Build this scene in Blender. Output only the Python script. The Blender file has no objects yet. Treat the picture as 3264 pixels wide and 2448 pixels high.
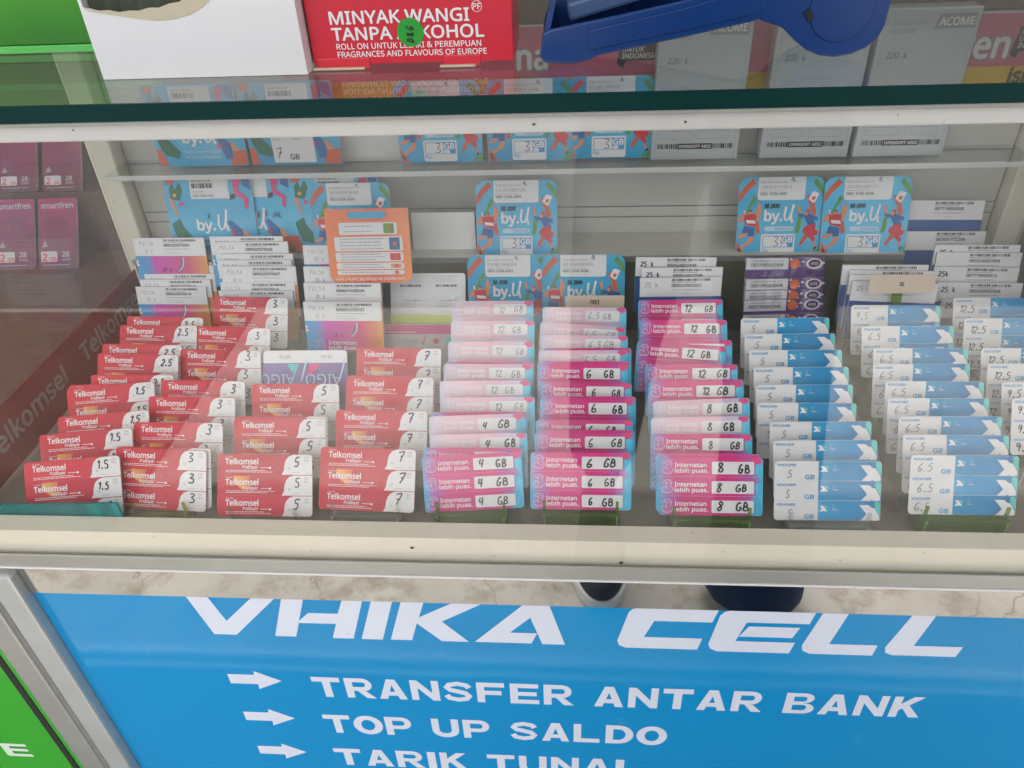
import bpy, bmesh, math, random
from mathutils import Vector, Matrix

R_ = math.radians
SC = bpy.context.scene
COL = SC.collection

# ------------------------------------------------------------------ camera, sky, sun, exposure
cam_d = bpy.data.cameras.new('camera')
cam = bpy.data.objects.new('camera', cam_d); COL.objects.link(cam)
cam_d.sensor_width = 36.0
cam_d.lens = 27.19
cam_d.clip_start = 0.01; cam_d.clip_end = 500
AX = [[0.99722, 0.00467, -0.07439], [0.06297, -0.58681, 0.80727], [-0.03988, -0.80971, -0.58548]]
cm = Matrix(((AX[0][0], -AX[0][1], -AX[0][2], 0.0),
             (AX[1][0], -AX[1][1], -AX[1][2], -0.42),
             (AX[2][0], -AX[2][1], -AX[2][2], 1.13),
             (0, 0, 0, 1)))
cam.matrix_world = cm
SC.camera = cam

SUN_EL, SUN_AZ = R_(70), R_(190)      # noon sun high over the street; the case is shaded by an unseen awning
w = bpy.data.worlds.new('World'); SC.world = w; w.use_nodes = True
nt = w.node_tree; nt.nodes.clear()
sky = nt.nodes.new('ShaderNodeTexSky'); sky.sky_type = 'NISHITA'; sky.sun_disc = False
sky.sun_elevation = SUN_EL; sky.sun_rotation = SUN_AZ
sky.air_density = 1.0; sky.dust_density = 6.0; sky.ozone_density = 1.0
hs = nt.nodes.new('ShaderNodeHueSaturation'); hs.inputs['Saturation'].default_value = 0.42
bg = nt.nodes.new('ShaderNodeBackground'); bg.inputs['Strength'].default_value = 0.15
wo = nt.nodes.new('ShaderNodeOutputWorld')
nt.links.new(sky.outputs[0], hs.inputs['Color']); nt.links.new(hs.outputs[0], bg.inputs[0]); nt.links.new(bg.outputs[0], wo.inputs[0])

sun_d = bpy.data.lights.new('sun', 'SUN'); sun_d.energy = 3.4; sun_d.angle = R_(0.6); sun_d.color = (1.0, 0.985, 0.96)
sun = bpy.data.objects.new('sun', sun_d); COL.objects.link(sun)
sd = Vector((math.sin(SUN_AZ) * math.cos(SUN_EL), math.cos(SUN_AZ) * math.cos(SUN_EL), math.sin(SUN_EL)))
sun.rotation_euler = sd.to_track_quat('Z', 'Y').to_euler()

SC.view_settings.view_transform = 'Standard'; SC.view_settings.look = 'None'
SC.view_settings.gamma = 1.0; SC.view_settings.exposure = 1.64
SC.view_settings.use_curve_mapping = False
SC.cycles.max_bounces = 10; SC.cycles.transparent_max_bounces = 40; SC.cycles.glossy_bounces = 5
SC.cycles.caustics_reflective = False; SC.cycles.caustics_refractive = False
SC.cycles.sample_clamp_indirect = 6.0

# ------------------------------------------------------------------ materials
MATS = {}
def _base(name):
    m = bpy.data.materials.new(name); m.use_nodes = True
    n = m.node_tree.nodes; b = n['Principled BSDF']
    return m, m.node_tree, b
def mat(name, col, rough=0.5, metal=0.0, var=0.05, scale=40.0, coat=0.0, bump=0.0, bscale=200.0, spec=0.5, stain=None):
    """principled surface with fine procedural colour drift, optional relief and dirt"""
    if name in MATS: return MATS[name]
    m, t, b = _base(name)
    tc = t.nodes.new('ShaderNodeTexCoord')
    nz = t.nodes.new('ShaderNodeTexNoise'); nz.inputs['Scale'].default_value = scale; nz.inputs['Detail'].default_value = 5
    t.links.new(tc.outputs['Object'], nz.inputs['Vector'])
    mx = t.nodes.new('ShaderNodeMix'); mx.data_type = 'RGBA'
    c0 = [max(0, c * (1 - var * 2)) for c in col] + [1]; c1 = [min(1, c * (1 + var)) for c in col] + [1]
    mx.inputs[6].default_value = c0; mx.inputs[7].default_value = c1
    t.links.new(nz.outputs[0], mx.inputs[0])
    out = mx.outputs[2]
    if stain:
        n2 = t.nodes.new('ShaderNodeTexNoise'); n2.inputs['Scale'].default_value = stain[1]; n2.inputs['Detail'].default_value = 8; n2.inputs['Roughness'].default_value = 0.7
        t.links.new(tc.outputs['Object'], n2.inputs['Vector'])
        rp = t.nodes.new('ShaderNodeValToRGB'); rp.color_ramp.elements[0].position = stain[2]; rp.color_ramp.elements[1].position = stain[3]
        t.links.new(n2.outputs[0], rp.inputs[0])
        m2 = t.nodes.new('ShaderNodeMix'); m2.data_type = 'RGBA'
        t.links.new(rp.outputs[0], m2.inputs[0]); t.links.new(out, m2.inputs[6]); m2.inputs[7].default_value = list(stain[0]) + [1]
        out = m2.outputs[2]
    t.links.new(out, b.inputs['Base Color'])
    b.inputs['Roughness'].default_value = rough; b.inputs['Metallic'].default_value = metal
    b.inputs['Specular IOR Level'].default_value = spec
    if coat: b.inputs['Coat Weight'].default_value = coat; b.inputs['Coat Roughness'].default_value = 0.12
    if bump:
        n3 = t.nodes.new('ShaderNodeTexNoise'); n3.inputs['Scale'].default_value = bscale; n3.inputs['Detail'].default_value = 4
        t.links.new(tc.outputs['Object'], n3.inputs['Vector'])
        bp = t.nodes.new('ShaderNodeBump'); bp.inputs['Strength'].default_value = bump; bp.inputs['Distance'].default_value = 0.002
        t.links.new(n3.outputs[0], bp.inputs['Height']); t.links.new(bp.outputs[0], b.inputs['Normal'])
    MATS[name] = m; return m
def glass(name, tint=(0.97, 0.985, 0.975), refl=0.04, rough=0.0, dust=0.0, dcol=(0.8, 0.8, 0.78)):
    """clear sheet: Schlick mirror over a tinted see-through layer, thin dust film"""
    if name in MATS: return MATS[name]
    m = bpy.data.materials.new(name); m.use_nodes = True; t = m.node_tree; t.nodes.clear()
    o = t.nodes.new('ShaderNodeOutputMaterial')
    lw = t.nodes.new('ShaderNodeLayerWeight'); lw.inputs['Blend'].default_value = 0.5
    p = t.nodes.new('ShaderNodeMath'); p.operation = 'POWER'; p.inputs[1].default_value = 5.0
    t.links.new(lw.outputs['Facing'], p.inputs[0])
    ma = t.nodes.new('ShaderNodeMath'); ma.operation = 'MULTIPLY_ADD'; ma.inputs[1].default_value = 1 - refl; ma.inputs[2].default_value = refl
    t.links.new(p.outputs[0], ma.inputs[0])
    tr = t.nodes.new('ShaderNodeBsdfTransparent'); tr.inputs[0].default_value = list(tint) + [1]
    gl = t.nodes.new('ShaderNodeBsdfGlossy'); gl.inputs['Roughness'].default_value = rough
    mx = t.nodes.new('ShaderNodeMixShader')
    t.links.new(ma.outputs[0], mx.inputs[0]); t.links.new(tr.outputs[0], mx.inputs[1]); t.links.new(gl.outputs[0], mx.inputs[2])
    last = mx
    if dust:
        tc = t.nodes.new('ShaderNodeTexCoord')
        nz = t.nodes.new('ShaderNodeTexNoise'); nz.inputs['Scale'].default_value = 5; nz.inputs['Detail'].default_value = 6
        t.links.new(tc.outputs['Object'], nz.inputs['Vector'])
        mu = t.nodes.new('ShaderNodeMath'); mu.operation = 'MULTIPLY'; mu.inputs[1].default_value = dust
        mp = t.nodes.new('ShaderNodeMapping'); mp.inputs['Scale'].default_value = (34, 34, 3.0); mp.inputs['Rotation'].default_value = (0, 0.5, 0.3)
        t.links.new(tc.outputs['Object'], mp.inputs['Vector'])
        n2 = t.nodes.new('ShaderNodeTexNoise'); n2.inputs['Scale'].default_value = 1.0; n2.inputs['Detail'].default_value = 5; t.links.new(mp.outputs[0], n2.inputs['Vector'])
        rp = t.nodes.new('ShaderNodeValToRGB'); rp.color_ramp.elements[0].position = 0.52; rp.color_ramp.elements[1].position = 0.85; t.links.new(n2.outputs[0], rp.inputs[0])
        sm = t.nodes.new('ShaderNodeMath'); sm.operation = 'MULTIPLY_ADD'; sm.inputs[1].default_value = 2.0
        t.links.new(rp.outputs[0], sm.inputs[0]); t.links.new(nz.outputs[0], sm.inputs[2])
        t.links.new(sm.outputs[0], mu.inputs[0])
        df = t.nodes.new('ShaderNodeBsdfDiffuse'); df.inputs[0].default_value = list(dcol) + [1]
        m2 = t.nodes.new('ShaderNodeMixShader')
        t.links.new(mu.outputs[0], m2.inputs[0]); t.links.new(mx.outputs[0], m2.inputs[1]); t.links.new(df.outputs[0], m2.inputs[2])
        last = m2
    t.links.new(last.outputs[0], o.inputs[0])
    MATS[name] = m; return m
def ramp_mat(name, stops, axis, lo, hi, rough=0.35, coat=0.3, nscale=30.0, namp=0.25, spec=0.5):
    """printed colour gradient along a card axis, wobbled by noise"""
    if name in MATS: return MATS[name]
    m, t, b = _base(name)
    tc = t.nodes.new('ShaderNodeTexCoord')
    sp = t.nodes.new('ShaderNodeSeparateXYZ'); t.links.new(tc.outputs['Object'], sp.inputs[0])
    mr = t.nodes.new('ShaderNodeMapRange'); mr.inputs[1].default_value = lo; mr.inputs[2].default_value = hi
    t.links.new(sp.outputs[axis], mr.inputs[0])
    nz = t.nodes.new('ShaderNodeTexNoise'); nz.inputs['Scale'].default_value = nscale; nz.inputs['Detail'].default_value = 1.5
    t.links.new(tc.outputs['Object'], nz.inputs['Vector'])
    sb = t.nodes.new('ShaderNodeMath'); sb.operation = 'SUBTRACT'; sb.inputs[1].default_value = 0.5; t.links.new(nz.outputs[0], sb.inputs[0])
    ad = t.nodes.new('ShaderNodeMath'); ad.operation = 'MULTIPLY_ADD'; ad.inputs[1].default_value = namp
    t.links.new(sb.outputs[0], ad.inputs[0]); t.links.new(mr.outputs[0], ad.inputs[2])
    rp = t.nodes.new('ShaderNodeValToRGB')
    e = rp.color_ramp.elements
    while len(e) < len(stops): e.new(0.5)
    for el, (p, c) in zip(e, stops): el.position = p; el.color = list(c) + [1]
    t.links.new(ad.outputs[0], rp.inputs[0])
    oi = t.nodes.new('ShaderNodeObjectInfo'); vr = t.nodes.new('ShaderNodeMapRange'); vr.inputs[3].default_value = 0.86; vr.inputs[4].default_value = 1.08
    t.links.new(oi.outputs['Random'], vr.inputs[0])
    hv = t.nodes.new('ShaderNodeHueSaturation'); t.links.new(vr.outputs[0], hv.inputs['Value']); t.links.new(rp.outputs[0], hv.inputs['Color']); t.links.new(hv.outputs[0], b.inputs['Base Color'])
    b.inputs['Roughness'].default_value = rough; b.inputs['Coat Weight'].default_value = coat; b.inputs['Coat Roughness'].default_value = 0.1
    b.inputs['Specular IOR Level'].default_value = spec
    MATS[name] = m; return m

M_WHITE = mat('white_card', (0.78, 0.78, 0.77), 0.5, var=0.02, coat=0.1)
M_PAPER = mat('white_paper', (0.82, 0.82, 0.81), 0.6, var=0.03)
M_EDGE = mat('card_edge', (0.66, 0.66, 0.64), 0.6, var=0.03)
M_RED = ramp_mat('telco_red', [(0.0, (0.62, 0.012, 0.035)), (1.0, (0.55, 0.022, 0.05))], 0, -0.04, 0.04, rough=0.5, coat=0.18, spec=0.3)
M_SUN = ramp_mat('sun_print', [(0.0, (0.85, 0.5, 0.04)), (0.45, (0.8, 0.28, 0.05)), (1.0, (0.6, 0.02, 0.04))], 0, -0.03, -0.008, nscale=5, namp=0.05, rough=0.5, coat=0.18)
M_TXW = mat('white_print', (0.86, 0.84, 0.84), 0.45, var=0.0)
M_INK = mat('black_print', (0.03, 0.03, 0.035), 0.5, var=0.0)
M_GREY = mat('grey_print', (0.30, 0.30, 0.31), 0.5, var=0.0)
M_LGREY = mat('light_grey_print', (0.52, 0.52, 0.53), 0.5, var=0.0)
M_MARK = mat('marker_ink', (0.02, 0.018, 0.03), 0.45, var=0.0)
M_PURP = mat('purple_marker_ink', (0.05, 0.035, 0.09), 0.45, var=0.0)
M_PENCIL = mat('pencil_lead', (0.17, 0.17, 0.18), 0.5, var=0.0)
M_PINK = ramp_mat('pink_voucher', [(0.0, (0.10, 0.42, 0.68)), (0.07, (0.46, 0.13, 0.45)), (0.17, (0.66, 0.018, 0.21)), (0.72, (0.68, 0.022, 0.22)), (0.86, (0.50, 0.09, 0.38)), (0.94, (0.05, 0.45, 0.70)), (1.0, (0.06, 0.5, 0.74))], 0, -0.042, 0.042, nscale=38, namp=0.34, rough=0.5, coat=0.32, spec=0.3)
M_PINK2 = ramp_mat('pale_pink_voucher', [(0.0, (0.55, 0.58, 0.70)), (0.08, (0.72, 0.56, 0.66)), (0.25, (0.80, 0.55, 0.63)), (0.62, (0.78, 0.46, 0.57)), (0.84, (0.58, 0.52, 0.70)), (0.92, (0.10, 0.52, 0.72)), (1.0, (0.06, 0.52, 0.72))], 0, -0.042, 0.042, nscale=38, namp=0.30, rough=0.45, coat=0.35, spec=0.3)  # glare on these cards is painted in as a paler print
M_CYAN = ramp_mat('cyan_print', [(0.0, (0.02, 0.42, 0.7)), (1.0, (0.05, 0.6, 0.8))], 2, 0.0, 0.053, coat=0.2)
M_XBLUE = ramp_mat('blue_voucher', [(0.0, (0.02, 0.33, 0.62)), (0.6, (0.012, 0.28, 0.58)), (1.0, (0.01, 0.18, 0.42))], 0, -0.008, 0.042, nscale=20, namp=0.12, rough=0.55, coat=0.06, spec=0.25)
M_XTXT = mat('voucher_blue_print', (0.06, 0.33, 0.62), 0.5, var=0.0)
M_TEAL = mat('teal_print', (0.05, 0.58, 0.50), 0.4, var=0.02, coat=0.3)
M_NAVY = mat('navy_print', (0.03, 0.12, 0.30), 0.45, var=0.0)
M_SKYB = ramp_mat('sky_blue_card', [(0.0, (0.03, 0.40, 0.70)), (0.35, (0.10, 0.52, 0.76)), (0.7, (0.03, 0.43, 0.72)), (1.0, (0.07, 0.50, 0.76))], 2, 0.0, 0.085, nscale=26, namp=0.7, coat=0.25)
M_ORANGE = ramp_mat('orange_card', [(0.0, (0.82, 0.20, 0.03)), (0.5, (0.72, 0.10, 0.03)), (1.0, (0.84, 0.24, 0.03))], 0, -0.045, 0.045, nscale=22, namp=0.8, coat=0.4)
M_OSTROKE = mat('orange_stroke', (0.72, 0.13, 0.05), 0.45, var=0.12, scale=300)
M_GSTROKE = mat('green_stroke', (0.13, 0.36, 0.06), 0.45, var=0.15, scale=300)
M_SKIN = mat('printed_skin', (0.75, 0.30, 0.16), 0.45, var=0.0)
M_FRED = mat('printed_red', (0.66, 0.05, 0.06), 0.45, var=0.0)
M_FBLUE = mat('printed_blue', (0.04, 0.14, 0.38), 0.45, var=0.0)
M_FGREEN = mat('printed_green', (0.02, 0.16, 0.09), 0.45, var=0.0)
M_FPINK = mat('printed_pink', (0.75, 0.05, 0.22), 0.45, var=0.0)
M_PILL = mat('pale_blue_print', (0.55, 0.72, 0.82), 0.45, var=0.0)
M_XLB = mat('deep_blue_pack', (0.012, 0.09, 0.33), 0.35, var=0.06, coat=0.4)
M_AXIS = mat('violet_pack', (0.13, 0.05, 0.23), 0.35, var=0.1, coat=0.4)
M_AXIS2 = mat('dark_violet_print', (0.12, 0.015, 0.13), 0.4, var=0.0)
M_ODOT = mat('orange_dot', (0.85, 0.17, 0.05), 0.45, var=0.0)
M_TRI = ramp_mat('sunset_pack', [(0.0, (0.02, 0.34, 0.66)), (0.17, (0.10, 0.26, 0.62)), (0.26, (0.62, 0.05, 0.42)), (0.5, (0.62, 0.05, 0.35)), (0.72, (0.66, 0.07, 0.17)), (1.0, (0.82, 0.34, 0.07))], 0, -0.042, 0.042, nscale=20, namp=0.08, coat=0.45)
M_LIME = mat('lime_print', (0.60, 0.70, 0.03), 0.45, var=0.03)
M_MAGENTA = mat('magenta_print', (0.62, 0.02, 0.20), 0.42, var=0.03, coat=0.3)
M_CREAM = mat('cream_note', (0.78, 0.64, 0.50), 0.7, var=0.04, scale=90)

M_ALU = mat('white_aluminium', (0.72, 0.72, 0.69), 0.36, var=0.05, scale=12, stain=((0.36, 0.34, 0.30), 50, 0.64, 0.76))
M_CREAMALU = mat('cream_aluminium', (0.88, 0.83, 0.68), 0.42, var=0.05, scale=9, stain=((0.30, 0.26, 0.20), 55, 0.665, 0.74))
M_GREYALU = mat('grey_aluminium', (0.46, 0.46, 0.43), 0.35, metal=0.6, var=0.08, scale=20, stain=((0.22, 0.20, 0.17), 40, 0.62, 0.78))
M_MIRROR = mat('polished_strip', (0.80, 0.78, 0.74), 0.02, metal=1.0, var=0.02, scale=20)
M_FLOORI = mat('case_floor', (0.30, 0.265, 0.215), 0.55, var=0.1, scale=14, stain=((0.14, 0.12, 0.09), 55, 0.60, 0.76), bump=0.1, bscale=300)
M_BACK = mat('back_board', (0.60, 0.585, 0.53), 0.4, var=0.06, scale=6, stain=((0.28, 0.26, 0.22), 60, 0.68, 0.80))
M_BACKW = mat('pale_plate', (0.88, 0.88, 0.84), 0.45, var=0.03, stain=((0.25, 0.22, 0.18), 90, 0.70, 0.78))
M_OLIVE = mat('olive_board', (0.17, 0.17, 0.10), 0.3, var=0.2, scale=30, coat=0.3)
M_GLASS = glass('clear_glass', tint=(0.985, 0.983, 0.975), dust=0.022)
M_GLASST = glass('top_glass', tint=(0.95, 0.975, 0.965), dust=0.012)
M_GEDGE = mat('glass_edge', (0.004, 0.036, 0.034), 0.35, var=0.2, scale=6, spec=0.12)
M_SIGN = mat('sign_blue', (0.003, 0.262, 0.575), 0.07, var=0.05, scale=5, spec=0.55, bump=0.12, bscale=9, stain=((0.05, 0.30, 0.60), 30, 0.60, 0.85))
M_SIGNW = mat('sign_white', (0.66, 0.71, 0.80), 0.08, var=0.03, spec=0.55, stain=((0.5, 0.56, 0.66), 40, 0.62, 0.85))
M_GREENP = ramp_mat('green_vinyl', [(0.0, (0.02, 0.18, 0.005)), (0.5, (0.05, 0.32, 0.01)), (1.0, (0.03, 0.25, 0.008))], 2, 0.0, 0.09, rough=0.25, nscale=9, namp=1.2)
M_GREENT = mat('light_green_trim', (0.12, 0.55, 0.12), 0.4)
M_GREENF = mat('green_panel', (0.03, 0.37, 0.015), 0.2, var=0.04, scale=6, coat=0.5)
M_GASKET = mat('black_gasket', (0.012, 0.014, 0.012), 0.6)
M_CARTON = mat('white_carton', (0.80, 0.80, 0.79), 0.5, var=0.015)
M_KRAFT = mat('bare_cardboard', (0.62, 0.55, 0.40), 0.85, var=0.08, scale=100)
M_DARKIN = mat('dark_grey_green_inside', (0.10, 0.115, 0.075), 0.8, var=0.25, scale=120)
M_REDBOX = mat('red_carton', (0.66, 0.012, 0.035), 0.35, var=0.03, coat=0.3)
M_STICKG = mat('green_sticker', (0.02, 0.36, 0.03), 0.5)
M_BLUEP = mat('blue_plastic', (0.004, 0.042, 0.19), 0.28, var=0.04, coat=0.3)
M_BLACKR = mat('black_rubber', (0.015, 0.014, 0.013), 0.6)
M_BANNER = mat('pink_banner', (0.62, 0.13, 0.20), 0.5, var=0.04)
M_YELLOW = mat('yellow_banner', (0.72, 0.46, 0.01), 0.5, var=0.03)
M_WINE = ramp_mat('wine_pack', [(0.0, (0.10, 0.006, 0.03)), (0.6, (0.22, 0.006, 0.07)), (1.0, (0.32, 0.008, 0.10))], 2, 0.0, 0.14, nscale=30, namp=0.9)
M_BROWN = mat('brown_board', (0.14, 0.07, 0.045), 0.6, var=0.25, scale=25)
M_CONC = mat('concrete', (0.48, 0.45, 0.40), 0.85, var=0.16, scale=7, stain=((0.25, 0.215, 0.17), 13, 0.50, 0.70), bump=0.4, bscale=40)
def crack_lines(m, scale, col, wd):
    t = m.node_tree; b_ = t.nodes['Principled BSDF']; src = b_.inputs['Base Color'].links[0].from_socket
    tc = t.nodes.new('ShaderNodeTexCoord'); nz = t.nodes.new('ShaderNodeTexNoise'); nz.inputs['Scale'].default_value = 9; nz.inputs['Detail'].default_value = 5
    t.links.new(tc.outputs['Object'], nz.inputs['Vector'])
    ad = t.nodes.new('ShaderNodeVectorMath'); ad.operation = 'MULTIPLY_ADD'; ad.inputs[1].default_value = (.14, .14, .14)
    t.links.new(nz.outputs['Color'], ad.inputs[0]); t.links.new(tc.outputs['Object'], ad.inputs[2])
    vo = t.nodes.new('ShaderNodeTexVoronoi'); vo.feature = 'DISTANCE_TO_EDGE'; vo.inputs['Scale'].default_value = scale; t.links.new(ad.outputs[0], vo.inputs['Vector'])
    lt = t.nodes.new('ShaderNodeMath'); lt.operation = 'LESS_THAN'; lt.inputs[1].default_value = wd; t.links.new(vo.outputs['Distance'], lt.inputs[0])
    mx = t.nodes.new('ShaderNodeMix'); mx.data_type = 'RGBA'; t.links.new(lt.outputs[0], mx.inputs[0]); t.links.new(src, mx.inputs[6]); mx.inputs[7].default_value = list(col) + [1]
    t.links.new(mx.outputs[2], b_.inputs['Base Color'])
crack_lines(M_CONC, 2.1, (0.27, 0.23, 0.19), 0.0022)
M_SILV = mat('silver_pack', (0.50, 0.53, 0.53), 0.3, var=0.04, scale=30, coat=0.4)

# ------------------------------------------------------------------ object helpers
def tag(o, label, cat, group=None):
    o['label'] = label; o['category'] = cat
    if group: o['group'] = group
    return o
def link(name, me, parent=None):
    o = bpy.data.objects.new(name, me); COL.objects.link(o)
    if parent is not None: o.parent = parent
    return o
def empty(name, loc=(0, 0, 0)):
    o = bpy.data.objects.new(name, None); COL.objects.link(o); o.location = loc; o.empty_display_size = 0.02
    return o
def me_from(name, verts, faces, mats, fm=None, smooth=False):
    me = bpy.data.meshes.new(name); me.from_pydata(verts, [], faces)
    for m in mats: me.materials.append(m)
    if fm: me.polygons.foreach_set('material_index', fm)
    if smooth: me.polygons.foreach_set('use_smooth', [True] * len(me.polygons))
    me.update(); return me
def box_me(name, lo, hi, m, bev=0.0):
    bm = bmesh.new(); bmesh.ops.create_cube(bm, size=1.0)
    for v in bm.verts:
        v.co = Vector(((lo[i] + hi[i]) / 2 + v.co[i] * (hi[i] - lo[i])) for i in range(3))
    if bev: bmesh.ops.bevel(bm, geom=list(bm.edges), offset=bev, segments=2, affect='EDGES', profile=0.5)
    me = bpy.data.meshes.new(name); bm.to_mesh(me); bm.free(); me.materials.append(m); return me
def box(name, lo, hi, m, parent=None, bev=0.0):
    return link(name, box_me(name, lo, hi, m, bev), parent)

try:                                     # Blender's own interface font reads like the printed sans; fall back to the built-in one
    FONT = bpy.data.fonts.load(bpy.utils.system_resource('DATAFILES', path='fonts') + '/NotoSansHebrew-Regular.woff2')
except Exception:
    FONT = None
TXT = {}
def glyphs(s):
    """triangulated flat outlines of a word, cap height 1, left edge 0"""
    if s in TXT: return TXT[s]
    cu = bpy.data.curves.new('t', 'FONT'); cu.body = s; cu.size = 1.0; cu.resolution_u = 2
    if FONT: cu.font = FONT
    cu.fill_mode = 'FRONT'
    ob = bpy.data.objects.new('t', cu)
    me = bpy.data.meshes.new_from_object(ob)
    vs = [(v.co.x, v.co.y) for v in me.vertices]; fs = [tuple(p.vertices) for p in me.polygons]
    bpy.data.objects.remove(ob); bpy.data.meshes.remove(me); bpy.data.curves.remove(cu)
    TXT[s] = (vs, fs); return TXT[s]
CAP = max(v[1] for v in glyphs('H')[0])

HAND = {  # pen strokes in a 0..0.62 x 0..1 cell
 '0': [[(.3, 1), (.08, .75), (.05, .3), (.25, 0), (.5, .2), (.55, .7), (.32, 1)]],
 '1': [[(.12, .78), (.36, 1), (.24, 0)]],
 '2': [[(.08, .8), (.3, 1), (.5, .8), (.38, .45), (.05, .02), (.56, .06)]],
 '3': [[(.1, .95), (.42, .98), (.48, .78), (.22, .56), (.5, .4), (.48, .1), (.22, 0), (.04, .1)]],
 '4': [[(.22, 1), (.06, .42), (.52, .5)], [(.5, 1), (.36, 0)]],
 '5': [[(.52, 1), (.16, .98), (.12, .6), (.42, .55), (.46, .2), (.3, 0), (.04, .06)]],
 '6': [[(.48, 1), (.2, .72), (.06, .3), (.18, 0), (.46, .1), (.44, .38), (.12, .32)]],
 '7': [[(.04, .9), (.3, 1), (.56, .98), (.4, .5), (.24, 0)], [(.18, .5), (.52, .54)]],
 '8': [[(.5, .85), (.28, 1), (.1, .8), (.3, .55), (.5, .25), (.3, 0), (.06, .2), (.26, .52), (.5, .85)]],
 '9': [[(.48, .8), (.24, 1), (.08, .75), (.28, .55), (.5, .78), (.36, 0)]],
 '.': [[(.08, .02), (.16, .10), (.22, .02), (.10, .0)]],
 'G': [[(.52, .9), (.3, 1), (.08, .6), (.1, .15), (.34, 0), (.52, .22), (.5, .42), (.28, .4)]],
 'B': [[(.12, 0), (.16, .98), (.48, .84), (.42, .6), (.18, .54), (.5, .44), (.5, .1), (.1, .02)]],
 'P': [[(.1, 0), (.2, 1), (.5, .9), (.46, .6), (.16, .48)]], 'U': [[(.1, 1), (.06, .25), (.24, 0), (.46, .2), (.52, 1)]],
 'L': [[(.14, 1), (.06, .02), (.5, .04)]], 'S': [[(.52, .9), (.26, 1), (.12, .74), (.44, .42), (.38, .06), (.04, .08)]],
 'A': [[(.02, 0), (.3, 1), (.54, 0)], [(.12, .4), (.48, .4)]], 'k': [[(.12, 1), (.06, 0)], [(.48, .62), (.1, .32), (.5, 0)]],
 'J': [[(.48, 1), (.42, .15), (.2, 0), (.04, .2)]], 'R': [[(.08, 0), (.16, 1), (.5, .85), (.14, .5), (.54, 0)]],
 'E': [[(.5, 1), (.12, .96), (.08, .04), (.5, 0)], [(.1, .5), (.42, .52)]], 'T': [[(.02, .96), (.58, 1)], [(.3, .98), (.24, 0)]],
 'X': [[(.04, 1), (.54, 0)], [(.54, 1), (.04, 0)]], 'D': [[(.1, 0), (.12, 1), (.44, .85), (.5, .3), (.1, 0)]],
 '&': [[(.55, .3), (.3, 0), (.08, .25), (.4, .8), (.25, 1), (.15, .8), (.55, 0)]],
 '~': [[(.0, .2), (.3, .9), (.12, .6), (.6, .8), (.3, .2), (.7, .5), (.5, .1), (1.0, .1)]],
}

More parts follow.
